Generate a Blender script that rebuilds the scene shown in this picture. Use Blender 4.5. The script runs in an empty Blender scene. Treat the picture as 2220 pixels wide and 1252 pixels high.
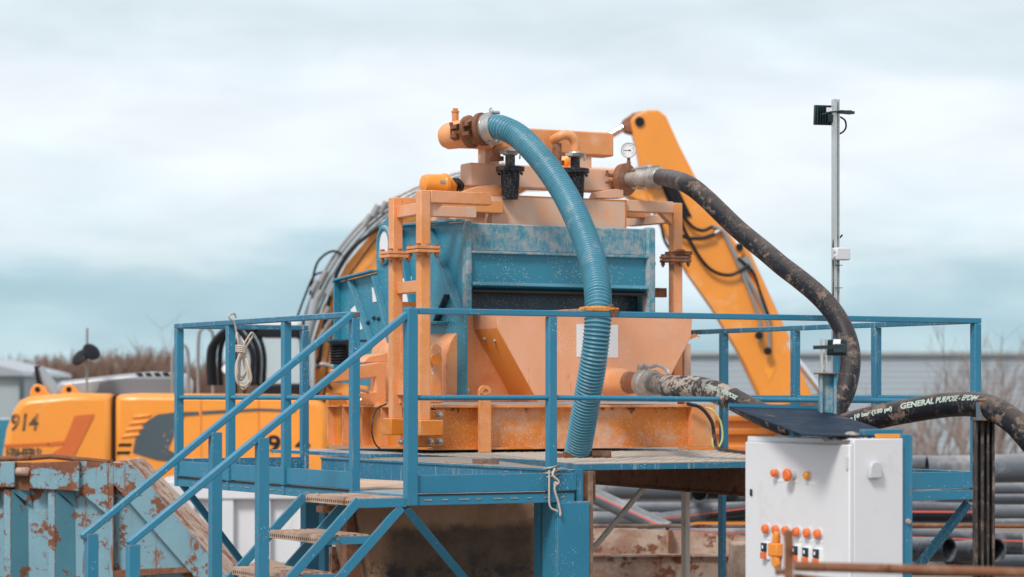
import bpy, bmesh, math, random
from mathutils import Vector, Matrix
from mathutils.noise import noise as mnoise
random.seed(7)
R = math.radians
S = bpy.context.scene
COL = S.collection

# ------------------------------------------------------------------ camera
EYE = 2.2
FPX = 5550.0            # focal length in pixels of a 2220 px wide picture
cam = bpy.data.cameras.new("camera")
cam.sensor_width = 36.0
cam.lens = FPX / 2220 * 36
cam.shift_y = (858 - 626) / 2220
cam.clip_end = 3000
cam.dof.use_dof = True
cam.dof.focus_distance = 16.6
cam.dof.aperture_fstop = 2.3
co = bpy.data.objects.new("camera", cam)
co.location = (0, 0, EYE)
co.rotation_euler = (R(90), 0, 0)
COL.objects.link(co)
S.camera = co

# ------------------------------------------------------------------ world
w = bpy.data.worlds.new("World"); S.world = w; w.use_nodes = True
nt = w.node_tree; nt.nodes.clear()
N = nt.nodes.new; L = nt.links.new
out = N('ShaderNodeOutputWorld'); bg = N('ShaderNodeBackground')
sky = N('ShaderNodeTexSky'); sky.sky_type = 'NISHITA'; sky.sun_disc = False
SUN_EL, SUN_AZ = R(48), R(-28)      # azimuth measured from behind the camera
sky.sun_elevation = SUN_EL; sky.sun_rotation = R(180) - SUN_AZ
skm = N('ShaderNodeVectorMath'); skm.operation = 'SCALE'; skm.inputs[3].default_value = 0.1
L(sky.outputs[0], skm.inputs[0])
tc = N('ShaderNodeTexCoord'); sep = N('ShaderNodeSeparateXYZ'); L(tc.outputs['Generated'], sep.inputs[0])
mp = N('ShaderNodeMapping'); mp.inputs['Scale'].default_value = (8, 2.0, 26); mp.inputs['Location'].default_value = (3.1, 0, 1.3)
L(tc.outputs['Generated'], mp.inputs[0])
nz = N('ShaderNodeTexNoise'); nz.inputs['Scale'].default_value = 1.0; nz.inputs['Detail'].default_value = 5; nz.inputs['Roughness'].default_value = .5
L(mp.outputs[0], nz.inputs['Vector'])
def mth(op, a, b=None, c=None):
    n = N('ShaderNodeMath'); n.operation = op
    for i, v in enumerate((a, b, c)):
        if v is None: continue
        if isinstance(v, (int, float)): n.inputs[i].default_value = v
        else: L(v, n.inputs[i])
    return n.outputs[0]
el = mth('ADD', sep.outputs[2], mth('MULTIPLY', mth('SUBTRACT', nz.outputs[0], .5), .10))
el = mth('ADD', el, mth('MULTIPLY', sep.outputs[0], .035))
rp = N('ShaderNodeValToRGB'); rp.color_ramp.interpolation = 'B_SPLINE'
for i, (p, c) in enumerate([(0, (.345, .46, .505)), (.014, (.265, .375, .43)), (.028, (.215, .335, .395)), (.042, (.285, .395, .45)), (.056, (.44, .505, .545)), (.070, (.475, .53, .565)), (.090, (.535, .565, .60)), (.118, (.53, .562, .597)),
                            (.134, (.435, .49, .52)), (.150, (.405, .465, .495)), (.175, (.50, .54, .57)), (.30, (.44, .465, .50)), (1, (.46, .485, .52))]):
    e = rp.color_ramp.elements[i] if i < 2 else rp.color_ramp.elements.new(p)
    e.position = p; e.color = (*c, 1)
L(el, rp.inputs[0])
mx = N('ShaderNodeMix'); mx.data_type = 'RGBA'; mx.inputs[0].default_value = .93
L(skm.outputs[0], mx.inputs[6]); 
mp2 = N('ShaderNodeMapping'); mp2.inputs['Scale'].default_value = (15, 2.0, 46); mp2.inputs['Location'].default_value = (.4, 0, 4.3); L(tc.outputs['Generated'], mp2.inputs[0])
nz2 = N('ShaderNodeTexNoise'); nz2.inputs['Scale'].default_value = 1; nz2.inputs['Detail'].default_value = 5; nz2.inputs['Roughness'].default_value = .5; nz2.inputs['Distortion'].default_value = .4; L(mp2.outputs[0], nz2.inputs['Vector'])
cl_ = N('ShaderNodeVectorMath'); cl_.operation = 'SCALE'; L(rp.outputs[0], cl_.inputs[0]); L(mth('ADD', .80, mth('MULTIPLY', nz2.outputs[0], .34)), cl_.inputs[3])
L(cl_.outputs[0], mx.inputs[7])
L(mx.outputs[2], bg.inputs[0]); bg.inputs[1].default_value = 1.0
L(bg.outputs[0], out.inputs[0])

# ------------------------------------------------------------------ sun
sl = bpy.data.lights.new("sun", 'SUN'); sl.energy = 1.5; sl.angle = R(14); sl.color = (1, .95, .88)
so = bpy.data.objects.new("sun", sl); COL.objects.link(so)
d = Vector((math.sin(-SUN_AZ) * -1 * math.cos(SUN_EL), -math.cos(SUN_AZ) * math.cos(SUN_EL), math.sin(SUN_EL)))
so.rotation_euler = d.to_track_quat('Z', 'Y').to_euler()
so.location = (0, 0, 30)
S.view_settings.view_transform = 'Standard'; S.view_settings.look = 'None'
S.view_settings.exposure = 0.82; S.view_settings.gamma = 1

# ------------------------------------------------------------------ frames
O = Vector((-.596, 15.04, 0)); A = R(28.5)
U = Vector((math.cos(A), math.sin(A), 0)); V = Vector((-math.sin(A), math.cos(A), 0)); Z = Vector((0, 0, 1))
def P(u, v, z): return O + U * u + V * v + Z * z
def ray(px, py): return Vector(((px - 1110) / FPX, 1.0, (858 - py) / FPX))
EP = Vector((0, 0, EYE))
def onY(px, py, Y): return EP + ray(px, py) * Y
def onv(px, py, v):
    r = ray(px, py); t = (v + O.dot(V)) / r.dot(V); return EP + r * t
def onu(px, py, u):
    r = ray(px, py); t = (u + O.dot(U)) / r.dot(U); return EP + r * t
def onz(px, py, z):
    r = ray(px, py); return EP + r * ((z - EYE) / r.z)
def uvz(p): q = p - O; return (q.dot(U), q.dot(V), p.z)
def uof(px, v): return uvz(onv(px, 858, v))[0]
def zof(px, py, v): return onv(px, py, v).z

# ------------------------------------------------------------------ materials
def nodes(name):
    m = bpy.data.materials.new(name); m.use_nodes = True
    t = m.node_tree; return m, t, t.nodes['Principled BSDF']
class G:
    def __init__(s, t): s.t = t; s.tc = t.nodes.new('ShaderNodeTexCoord')
    def n(s, k): return s.t.nodes.new(k)
    def l(s, a, b): s.t.links.new(a, b)
    def noise(s, scale, detail=6, rough=.6, vec=(1, 1, 1), off=0, dist=0):
        m = s.n('ShaderNodeMapping'); m.inputs['Scale'].default_value = vec; m.inputs['Location'].default_value = (off, off * 1.3, off * .7)
        s.l(s.tc.outputs['Object'], m.inputs[0])
        x = s.n('ShaderNodeTexNoise'); x.inputs['Scale'].default_value = scale; x.inputs['Detail'].default_value = detail
        x.inputs['Roughness'].default_value = rough; x.inputs['Distortion'].default_value = dist
        s.l(m.outputs[0], x.inputs['Vector']); return x.outputs[0]
    def rng(s, v, a, b, c=0, d=1):
        x = s.n('ShaderNodeMapRange'); x.inputs[1].default_value = a; x.inputs[2].default_value = b
        x.inputs[3].default_value = c; x.inputs[4].default_value = d; s.l(v, x.inputs[0]); return x.outputs[0]
    def mix(s, f, a, b):
        x = s.n('ShaderNodeMix'); x.data_type = 'RGBA'
        if isinstance(f, float): x.inputs[0].default_value = f
        else: s.l(f, x.inputs[0])
        for i, c in ((6, a), (7, b)):
            if isinstance(c, tuple): x.inputs[i].default_value = (*c, 1)
            else: s.l(c, x.inputs[i])
        return x.outputs[2]
    def m(s, op, a, b=0.0):
        x = s.n('ShaderNodeMath'); x.operation = op; x.use_clamp = op in ('MULTIPLY',)
        for i, c in ((0, a), (1, b)):
            if isinstance(c, (int, float)): x.inputs[i].default_value = c
            else: s.l(c, x.inputs[i])
        return x.outputs[0]
    def vor(s, scale, off=0):
        m = s.n('ShaderNodeMapping'); m.inputs['Location'].default_value = (off, off, off); m.inputs['Scale'].default_value = (1, 1, .8)
        s.l(s.tc.outputs['Object'], m.inputs[0])
        x = s.n('ShaderNodeTexVoronoi'); x.inputs['Scale'].default_value = scale; s.l(m.outputs[0], x.inputs['Vector']); return x.outputs[0]
def sc(c, k): return tuple(min(1, x * k) for x in c)
RUST = (.17, .065, .028); DUSTC = (.52, .37, .27)
def paint(name, col, rough=.42, dust=.0, dcol=DUSTC, rust=0., rcol=RUST, splat=0., streak=0., topdust=0., coat=.0, var=.12, s=1., metal=0., rscale=3., bump=.12, dirt=.0, mix2=None, rstreak=0., spec=.5, rim=None, edge=0.):
    """dust/rust/splat/streak: share of the surface covered, 0..1"""
    m, t, b = nodes(name); g = G(t)
    c = g.mix(g.noise(1.3 * s, 4, off=3), sc(col, 1 - var), sc(col, 1 + var))
    ro = g.rng(g.noise(7 * s, 5, off=9), .3, .7, rough - .08, rough + .12)
    if mix2: c = g.mix(g.m('MULTIPLY', g.rng(g.noise(1.6 * s, 9, .68, off=41), .44, .64), mix2[1]), c, mix2[0])
    if dirt:
        f = g.m('MULTIPLY', g.rng(g.noise(2.2 * s, 8, .7, off=21), .45, .75), dirt); c = g.mix(f, c, sc(col, .35))
    if dust:
        th = .68 - dust * .36
        f = g.m('MULTIPLY', g.rng(g.noise(3.2 * s, 12, .72, off=5), th - .06, th + .1), .85); c = g.mix(f, c, dcol)
        ro = g.m('ADD', ro, g.m('MULTIPLY', f, .4))
    if streak:
        th = .72 - streak * .3
        f = g.m('MULTIPLY', g.rng(g.noise(1, 8, .65, vec=(32 * s, 32 * s, 2.2 * s), off=1), th, th + .1), .75); c = g.mix(f, c, dcol)
    if topdust:
        ge = g.n('ShaderNodeNewGeometry'); sp = g.n('ShaderNodeSeparateXYZ'); g.l(ge.outputs['Normal'], sp.inputs[0])
        f = g.m('MULTIPLY', g.rng(sp.outputs[2], .35, .9), g.rng(g.noise(9 * s, 6, off=12), .3, .55, topdust * .4, topdust)); c = g.mix(f, c, dcol)
    if splat:
        f = g.m('MULTIPLY', g.rng(g.vor(75 * s), .13, .22, 1, 0), g.rng(g.noise(4 * s, 3, off=8), .62 - splat * .35, .68 - splat * .35)); c = g.mix(f, c, sc(dcol, 1.45))
        f = g.m('MULTIPLY', g.rng(g.vor(34 * s, 4), .07, .13, 1, 0), g.rng(g.noise(3 * s, 3, off=18), .6 - splat * .3, .66 - splat * .3)); c = g.mix(f, c, sc(dcol, 1.35))
    if rust:
        th = .74 - rust * .42
        nn = g.noise(rscale * s, 14, .74, off=31)
        if rim:
            sp = g.n('ShaderNodeSeparateXYZ'); g.l(g.tc.outputs['Object'], sp.inputs[0])
            nn = g.m('ADD', nn, g.m('ADD', g.rng(sp.outputs[2], rim[0] - .10, rim[0], 0, .13), g.m('MULTIPLY', g.rng(sp.outputs[2], rim[1] + .05, rim[1], 0, .10), g.rng(sp.outputs[2], rim[1] - .12, rim[1]))))
        f = g.rng(nn, th, th + .025)
        rc = g.mix(g.noise(25 * s, 6, off=2), sc(rcol, .45), sc(rcol, 1.9)); c = g.mix(f, c, rc)
        ro = g.m('ADD', ro, g.m('MULTIPLY', f, .45))
    if rstreak:
        th = .72 - rstreak * .3
        f = g.rng(g.noise(1, 9, .7, vec=(11 * s, 11 * s, 1.3 * s), off=61), th, th + .05); c = g.mix(f, c, g.mix(g.noise(25 * s, 6, off=2), sc(rcol, .6), sc(rcol, 2.2)))
    if edge:
        bv = g.n('ShaderNodeBevel'); bv.samples = 4; bv.inputs['Radius'].default_value = .011; ge = g.n('ShaderNodeNewGeometry'); dt = g.n('ShaderNodeVectorMath'); dt.operation = 'DOT_PRODUCT'
        g.l(bv.outputs[0], dt.inputs[0]); g.l(ge.outputs['Normal'], dt.inputs[1])
        f = g.m('MULTIPLY', g.rng(dt.outputs['Value'], .985, .90), g.rng(g.noise(16 * s, 8, .7, off=71), .60 - edge * .2, .66 - edge * .2)); c = g.mix(f, c, g.mix(g.noise(30 * s, 4, off=3), sc(rcol, .6), sc(rcol, 1.8)))
    b.inputs['Specular IOR Level'].default_value = spec
    g.l(c, b.inputs['Base Color']); g.l(ro, b.inputs['Roughness'])
    b.inputs['Metallic'].default_value = metal
    b.inputs['Coat Weight'].default_value = coat; b.inputs['Coat Roughness'].default_value = .25
    if bump:
        bp = g.n('ShaderNodeBump'); bp.inputs['Strength'].default_value = bump; bp.inputs['Distance'].default_value = .004
        g.l(g.noise(38 * s, 6, off=7), bp.inputs['Height']); g.l(bp.outputs[0], b.inputs['Normal'])
    return m
M = {}
M['rail'] = paint('rail_blue', (.027, .212, .345), .36, splat=.12, rust=.10, dirt=.18, rcol=(.25, .12, .06), rscale=9, dcol=(.42, .48, .50), streak=.16, rstreak=.08, bump=.06, edge=.45)
M['railworn'] = paint('rail_blue_worn', (.026, .175, .29), .45, splat=.35, rust=.14, rcol=(.3, .2, .14), rscale=8, dcol=(.45, .5, .5), streak=.45, topdust=.8)
M['teal'] = paint('teal_screen', (.030, .235, .345), .38, splat=.40, dcol=(.50, .46, .42), streak=.10, topdust=.9, dirt=.15)
M['teal2'] = paint('teal_rib', (.028, .215, .32), .38, splat=.3, dcol=(.45, .42, .4), topdust=.25)
M['tealdust'] = paint('teal_dusty', (.032, .255, .36), .45, dust=.50, splat=.6, dcol=(.40, .40, .40), streak=.62, topdust=1, s=3.4)
M['darkblue'] = paint('dark_blue', (.010, .05, .09), .35, splat=.5, dcol=(.3, .22, .17), streak=.15, dirt=.4)
M['peach'] = paint('faded_orange', (.83, .375, .165), .42, dust=.14, dcol=(.80, .50, .34), rust=.12, rcol=(.30, .11, .04), rscale=8, splat=.10, var=.10, topdust=.35, bump=.1, mix2=((.70, .225, .035), .8), dirt=.22, rstreak=.22, streak=.16, edge=.7)
M['panel'] = paint('panel_peach', (.86, .43, .26), .42, dust=.12, dcol=(.82, .52, .38), rust=.10, rcol=(.36, .14, .06), rscale=7, splat=.10, var=.06, bump=.08, mix2=((.82, .34, .15), .6), rstreak=.20, dirt=.12, streak=.12, edge=.7)
M['tankmix'] = paint('tank_fade', (.84, .40, .20), .42, dust=.12, dcol=(.80, .50, .34), mix2=((.72, .22, .03), .95), rust=.12, rcol=(.30, .11, .04), rscale=7, streak=.1, rstreak=.2, dirt=.12, edge=.6, s=1.3)
M['frame'] = paint('frame_orange', (.80, .315, .10), .38, dust=.10, dcol=(.82, .50, .34), rust=.16, rcol=(.22, .08, .03), rscale=9, splat=.1, var=.10, topdust=.4, bump=.1, mix2=((.86, .42, .24), .8), dirt=.25, streak=.10, rstreak=.24, edge=.7)
M['peachdust'] = paint('dusty_orange', (.82, .42, .245), .6, dust=.66, dcol=(.70, .50, .39), splat=.15, rust=.05, rcol=(.3, .1, .03), rscale=6, topdust=.6, var=.06, s=2.2, edge=.5, streak=.1)
M['orange'] = paint('deep_orange', (.70, .215, .022), .40, dust=.18, dcol=(.62, .42, .30), rust=.12, rcol=(.20, .07, .02), rscale=3, splat=.25, topdust=.7, dirt=.35)
M['orangesplash'] = paint('splashed_orange', (.72, .235, .03), .45, dust=.40, dcol=(.62, .42, .31), splat=.95, rust=.20, rcol=(.13, .065, .022), rscale=4.5, rim=(.325, -9), streak=.12, dirt=.3, s=.9)
M['rust'] = paint('rusty_steel', (.22, .09, .045), .75, dust=.35, dcol=(.34, .2, .13), rust=.4, rcol=(.13, .045, .02), bump=.5, metal=.2, s=3)
M['rustpale'] = paint('rust_pale', (.40, .235, .165), .8, dust=.55, dcol=(.62, .50, .41), rust=.48, rcol=(.22, .085, .05), rscale=2.4, bump=.4, streak=.25)
M['rustflange'] = paint('rust_flange', (.30, .12, .06), .6, dust=.3, dcol=(.42, .3, .24), rust=.35, rcol=(.15, .05, .02), splat=.6, metal=.3, bump=.4, s=4)
M['steel'] = paint('zinc_steel', (.55, .54, .52), .35, dust=.25, dcol=(.45, .36, .29), rust=.08, metal=.85, s=5, bump=.2)
M['alu'] = paint('aluminium', (.50, .48, .455), .45, dust=.42, dcol=(.38, .30, .25), metal=.6, s=5, bump=.2)
M['galv'] = paint('galvanised', (.56, .60, .61), .38, metal=.35, dust=.1, dcol=(.6, .62, .62), s=5, bump=.05)
M['black'] = paint('black_plastic', (.006, .010, .018), .38, spec=.35, splat=.8, dust=.22, dcol=(.36, .29, .24), streak=.3, s=1.6, bump=.1)
M['rubber'] = paint('muddy_rubber', (.008, .010, .016), .42, spec=.3, dust=.14, dcol=(.30, .225, .175), splat=.35, rust=.44, rcol=(.17, .12, .092), rscale=5.5, bump=.5, s=1.7, topdust=.25, streak=.0)
M['rubberclean'] = paint('rubber', (.015, .017, .022), .4, dust=.2, dcol=(.25, .2, .17), s=2)
M['print'] = paint('hose_print', (.42, .50, .44), .6, dust=.15, dcol=(.30, .26, .2), s=14, bump=0)
M['bluehose'] = paint('blue_pvc', (.042, .20, .29), .42, dirt=.35, dust=.14, dcol=(.27, .32, .34), splat=.3, streak=.0, bump=.05, s=2, topdust=.25)
M['tread'] = paint('tread_steel', (.50, .34, .25), .55, dust=.45, dcol=(.60, .45, .36), rust=.45, rcol=(.30, .14, .07), rscale=6, metal=.2, s=2, bump=.3)
M['hole'] = paint('dark_hole', (.02, .014, .012), .8, bump=0)
M['plate'] = paint('dusty_plate', (.50, .46, .42), .7, dust=.5, dcol=(.56, .44, .35), rust=.28, rcol=(.3, .2, .15), rscale=1.2, splat=.3, bump=.5, s=2)
M['wood'] = paint('plywood', (.66, .46, .34), .7, dust=.3, dcol=(.7, .56, .46), bump=.2)
M['timber'] = paint('timber', (.20, .12, .08), .8, dust=.4, dcol=(.35, .24, .18), streak=.3, bump=.4, s=3)
M['exc'] = paint('excavator_yellow', (.87, .305, .035), .32, coat=.25, dirt=.12, streak=.08, rstreak=.05, rcol=(.2, .08, .03), dust=.16, dcol=(.85, .46, .22), var=.06, bump=.02, s=.5, topdust=.25)
M['excdark'] = paint('excavator_dark_red', (.62, .14, .03), .4, bump=0)  # dark red of the stripe, grooves and door seams
M['excgrey'] = paint('excavator_grey', (.065, .09, .105), .4, bump=0, splat=.15, dcol=(.5, .2, .1), s=.3)
M['hood'] = paint('hood_grey', (.33, .36, .39), .3, bump=0, coat=.3)
M['chrome'] = paint('chrome', (.8, .82, .84), .12, metal=.9, bump=0)
M['hydr'] = paint('hydraulic_line', (.30, .30, .30), .4, metal=.3, bump=0)
M['blk'] = paint('black_matt', (.008, .009, .013), .5, spec=.3, bump=0)
M['cab'] = paint('cabinet_white', (.74, .74, .765), .38, dust=.10, dcol=(.60, .56, .52), bump=.02, var=.03, dirt=.10, streak=.06)
M['cablabel'] = paint('label_white', (.86, .87, .90), .4, bump=0)
M['greyplastic'] = paint('grey_plastic', (.56, .58, .61), .4, bump=0)
M['button'] = paint('orange_button', (.85, .17, .03), .3, coat=.4, bump=0)
M['amber'] = paint('amber_lens', (.9, .33, .02), .2, coat=.6, bump=0)
M['switch'] = paint('switch_orange', (.88, .30, .04), .35, bump=0)
M['navy'] = paint('navy_sheet', (.008, .022, .045), .55, spec=.12, dust=.05, bump=.03)
M['worn_ink'] = paint('worn_ink', (.06, .045, .035), .6, dust=.42, dcol=(.6, .25, .06), s=3, bump=0)
M['lamp'] = paint('floodlight_black', (.012, .03, .038), .35, bump=0)
M['paper'] = paint('paper', (.84, .84, .85), .6, bump=0, dirt=.05, var=.03)
M['rope'] = paint('rope', (.60, .50, .42), .8, bump=.3, s=6, dirt=.2)
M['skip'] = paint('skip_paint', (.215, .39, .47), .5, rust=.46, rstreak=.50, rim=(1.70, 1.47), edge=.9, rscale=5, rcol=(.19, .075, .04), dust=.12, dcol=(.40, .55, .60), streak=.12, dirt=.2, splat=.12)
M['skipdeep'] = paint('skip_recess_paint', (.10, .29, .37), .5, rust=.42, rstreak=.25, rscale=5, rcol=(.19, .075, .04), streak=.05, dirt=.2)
M['whiteskip'] = paint('white_paint', (.68, .69, .72), .45, dust=.08, dcol=(.5, .48, .46), rust=.03, dirt=.12, bump=.02)
M['sludge'] = paint('mud_vessel', (.30, .18, .11), .8, dust=.55, dcol=(.36, .25, .17), dirt=.5, streak=.15, bump=.6)
M['mud'] = paint('mud', (.30, .20, .145), .9, dust=.5, dcol=(.40, .29, .21), dirt=.5, bump=.6, s=.8)
M['pipe'] = paint('black_pipe', (.014, .019, .028), .28, dust=.35, dcol=(.22, .23, .25), topdust=.55, bump=.05, s=.6)
M['pipegrey'] = paint('grey_pipe', (.10, .115, .135), .33, topdust=.5, dcol=(.36, .35, .35), dust=.3, dirt=.3, bump=.03, s=.6)
M['stripe'] = paint('red_stripe', (.55, .10, .07), .4, bump=0)
M['clad'] = paint('cladding', (.36, .42, .465), .5, bump=0, var=.04, s=.05)
M['shedw'] = paint('shed_grey', (.36, .42, .44), .5, bump=0)
M['white'] = paint('white', (.78, .78, .8), .5, bump=0)
M['twig'] = paint('twig', (.20, .125, .095), .9, bump=0, var=.3)
M['reed'] = paint('reed', (.34, .27, .24), .9, bump=0, var=.3)
def glassm():
    m, t, b = nodes('cab_glass'); b.inputs['Base Color'].default_value = (.62, .72, .76, 1); b.inputs['Roughness'].default_value = .12
    b.inputs['Transmission Weight'].default_value = .3; b.inputs['Coat Weight'].default_value = 1; return m
M['glass'] = glassm()
M['cream'] = paint('cream_paint', (.60, .52, .45), .6, dust=.3, dcol=(.5, .4, .33), rust=.22, rcol=(.04, .22, .30), rscale=7, streak=.1)
M['band'] = paint('worn_band', (.34, .31, .28), .65, dust=.5, dcol=(.44, .33, .27), rust=.60, rcol=(.05, .045, .045), rscale=11, s=1.5, bump=.5)
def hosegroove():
    return paint('blue_pvc_groove_shade', (.024, .125, .185), .45, dust=.2, dcol=(.30, .30, .29), bump=0, s=2)
M['bluegroove'] = hosegroove()  # darker blue paints the shade between the hose ribs
M['ridge'] = paint('blue_pvc_highlight', (.095, .30, .385), .36, dirt=.3, dust=.16, dcol=(.36, .38, .38), bump=0, s=2, splat=.3)  # lighter blue paints the highlight along the hose ridges
M['sidepeach'] = paint('shaded_orange', (.76, .27, .055), .40, dust=.25, dcol=(.80, .42, .24), rust=.10, rcol=(.3, .1, .03), rscale=5, bump=.08, s=.8)  # deeper orange paints shade onto the hopper's slanted side face
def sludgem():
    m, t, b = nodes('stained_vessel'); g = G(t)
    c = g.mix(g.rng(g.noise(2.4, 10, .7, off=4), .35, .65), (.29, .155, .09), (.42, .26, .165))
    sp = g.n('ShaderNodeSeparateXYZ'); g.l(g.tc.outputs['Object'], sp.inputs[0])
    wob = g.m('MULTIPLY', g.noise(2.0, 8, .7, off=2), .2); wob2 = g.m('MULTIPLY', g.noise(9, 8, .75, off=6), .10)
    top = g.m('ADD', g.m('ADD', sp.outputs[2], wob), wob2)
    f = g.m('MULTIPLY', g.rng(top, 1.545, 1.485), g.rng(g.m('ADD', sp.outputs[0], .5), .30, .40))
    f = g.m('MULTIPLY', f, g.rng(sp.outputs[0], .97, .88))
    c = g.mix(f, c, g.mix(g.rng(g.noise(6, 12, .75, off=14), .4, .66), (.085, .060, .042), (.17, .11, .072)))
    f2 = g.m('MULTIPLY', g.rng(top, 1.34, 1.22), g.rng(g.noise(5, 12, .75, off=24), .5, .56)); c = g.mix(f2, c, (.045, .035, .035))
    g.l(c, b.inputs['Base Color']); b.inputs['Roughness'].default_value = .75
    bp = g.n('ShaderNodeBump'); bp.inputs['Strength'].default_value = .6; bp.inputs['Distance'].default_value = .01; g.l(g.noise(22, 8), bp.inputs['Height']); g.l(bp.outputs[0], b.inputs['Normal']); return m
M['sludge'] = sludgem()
def groundm():
    m, t, b = nodes('ground_mud'); g = G(t)
    c = g.mix(g.rng(g.noise(.25, 10, .7), .4, .6), (.16, .12, .095), (.30, .24, .19)); c = g.mix(g.rng(g.noise(3, 8), .5, .65), c, (.22, .2, .19))
    g.l(c, b.inputs['Base Color']); b.inputs['Roughness'].default_value = .9
    bp = g.n('ShaderNodeBump'); bp.inputs['Distance'].default_value = .05; g.l(g.noise(5, 8), bp.inputs['Height']); g.l(bp.outputs[0], b.inputs['Normal']); return m
M['ground'] = groundm()

# ------------------------------------------------------------------ mesh builder
def frame(d):
    d = d.normalized(); up = Z if abs(d.z) < .95 else Vector((1, 0, 0))
    a = d.cross(up).normalized(); return a, a.cross(d).normalized()
SPLIT = {'bolt', 'side_wall', 'window', 'vent_slot', 'vent_louvre', 'rib', 'grille_slot', 'label_strip', 'cooling_fin', 'edge_bar', 'gusset', 'spring_cap', 'overflow_stub', 'stringer', 'side_plate', 'seam', 'bracket', 'clamp', 'inner_liner'}
class MB:
    def pieces(s):
        par = list(range(len(s.v)))
        def find(a):
            while par[a] != a: par[a] = par[par[a]]; a = par[a]
            return a
        for f in s.f:
            for k in f[1:]: par[find(k)] = find(f[0])
        g = {}
        for f, mi in zip(s.f, s.mi): g.setdefault(find(f[0]), []).append((f, mi))
        out = []
        for fs in g.values():
            m = MB(); ix = {}
            for f, mi in fs:
                for k in f:
                    if k not in ix: ix[k] = len(m.v); m.v.append(s.v[k])
                m.f.append([ix[k] for k in f]); m.mi.append(mi)
            out.append(m)
        return out
    def __init__(s): s.v = []; s.f = []; s.mi = []; s.cur = 0
    def m(s, i): s.cur = i; return s
    def add(s, vs, fs):
        k = len(s.v); s.v += [Vector(x) for x in vs]
        for f in fs: s.f.append([k + i for i in f]); s.mi.append(s.cur)
        return s
    def hexa(s, c):
        return s.add(c, [(0, 1, 2, 3), (4, 7, 6, 5), (0, 4, 5, 1), (1, 5, 6, 2), (2, 6, 7, 3), (3, 7, 4, 0)])
    def box(s, u0, u1, v0, v1, z0, z1, f=P):
        return s.hexa([f(u0, v0, z0), f(u1, v0, z0), f(u1, v1, z0), f(u0, v1, z0), f(u0, v0, z1), f(u1, v0, z1), f(u1, v1, z1), f(u0, v1, z1)])
    def bar(s, p, q, w, h, side=None):
        """w across (horizontal), h the other way"""
        p = Vector(p); q = Vector(q); d = (q - p).normalized()
        if side is None: a, b = frame(d)
        else:
            a = (side - d * side.dot(d)).normalized(); b = a.cross(d)
        a = a * w / 2; b = b * h / 2
        return s.hexa([p - a - b, p + a - b, p + a + b, p - a + b, q - a - b, q + a - b, q + a + b, q - a + b])
    def prism(s, pts, vec):
        n = len(pts); vec = Vector(vec); vs = [Vector(p) for p in pts] + [Vector(p) + vec for p in pts]
        return s.add(vs, [list(range(n)), list(range(2 * n - 1, n - 1, -1))] + [(i, (i + 1) % n, (i + 1) % n + n, i + n) for i in range(n)])
    def lathe(s, p, d, prof, seg=24, cap=True):
        p = Vector(p); d = Vector(d).normalized(); a, b = frame(d); vs = []; fs = []
        for (t, r) in prof:
            for k in range(seg):
                an = 2 * math.pi * k / seg; vs.append(p + d * t + a * math.cos(an) * r + b * math.sin(an) * r)
        n = len(prof)
        for i in range(n - 1):
            for k in range(seg):
                k2 = (k + 1) % seg; fs.append((i * seg + k, i * seg + k2, (i + 1) * seg + k2, (i + 1) * seg + k))
        if cap: fs.append(list(range(seg))); fs.append(list(range((n - 1) * seg, n * seg)))
        return s.add(vs, fs)
    def cyl(s, p, q, r, seg=16, r2=None):
        p = Vector(p); q = Vector(q); return s.lathe(p, q - p, [(0, r), ((q - p).length, r if r2 is None else r2)], seg)
    def tube(s, pts, r, seg=10, cap=True, closed=False):
        pts = [Vector(p) for p in pts]; n = len(pts); vs = []; fs = []
        rr = r if isinstance(r, (list, tuple)) else [r] * n
        a = None
        for i in range(n):
            d = (pts[(i + 1) % n] - pts[i - 1]) if closed else (pts[min(i + 1, n - 1)] - pts[max(i - 1, 0)])
            if d.length < 1e-9: d = Vector((0, 0, 1))
            d.normalize()
            if a is None: a, b = frame(d)
            else:
                a = (a - d * a.dot(d)).normalized(); b = a.cross(d).normalized() * -1
                b = d.cross(a).normalized() * -1
            for k in range(seg):
                an = 2 * math.pi * k / seg; vs.append(pts[i] + (a * math.cos(an) + b * math.sin(an)) * rr[i])
        for i in range(n if closed else n - 1):
            j = (i + 1) % n
            for k in range(seg):
                k2 = (k + 1) % seg; fs.append((i * seg + k, i * seg + k2, j * seg + k2, j * seg + k))
        if cap and not closed: fs.append(list(range(seg))); fs.append(list(range((n - 1) * seg, n * seg)))
        return s.add(vs, fs)
    def ring(s, c, axis, r, t, seg=24, s2=8):
        a, b = frame(Vector(axis)); c = Vector(c)
        return s.tube([c + (a * math.cos(2 * math.pi * k / seg) + b * math.sin(2 * math.pi * k / seg)) * r for k in range(seg)], t, s2, closed=True)
    def build(s, name, mats, parent=None, bevel=0., smooth=True, base=None, recalc=True, under=None, whole=False):
        if name in SPLIT and parent is not None and not whole:
            r = [q.build(name, mats, parent, bevel, smooth, base, recalc, under, True) for q in s.pieces()]
            return r[0]
        me = bpy.data.meshes.new(name)
        if parent is not None: T = parent.matrix_basis.inverted()
        elif base is not None: T = Matrix.Translation(-Vector(base))
        else: T = Matrix.Identity(4)
        me.from_pydata([T @ v for v in s.v], [], s.f)
        mats = mats if isinstance(mats, (list, tuple)) else [mats]
        for mm in mats: me.materials.append(M[mm] if isinstance(mm, str) else mm)
        for p, i in zip(me.polygons, s.mi): p.material_index = i
        if recalc:
            bm = bmesh.new(); bm.from_mesh(me); bmesh.ops.recalc_face_normals(bm, faces=bm.faces); bm.to_mesh(me); bm.free()
        if smooth:
            me.shade_smooth(); me.set_sharp_from_angle(angle=R(38))
        o = bpy.data.objects.new(name, me); COL.objects.link(o)
        if parent is not None: o.parent = under or parent
        elif base is not None: o.location = base
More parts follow.
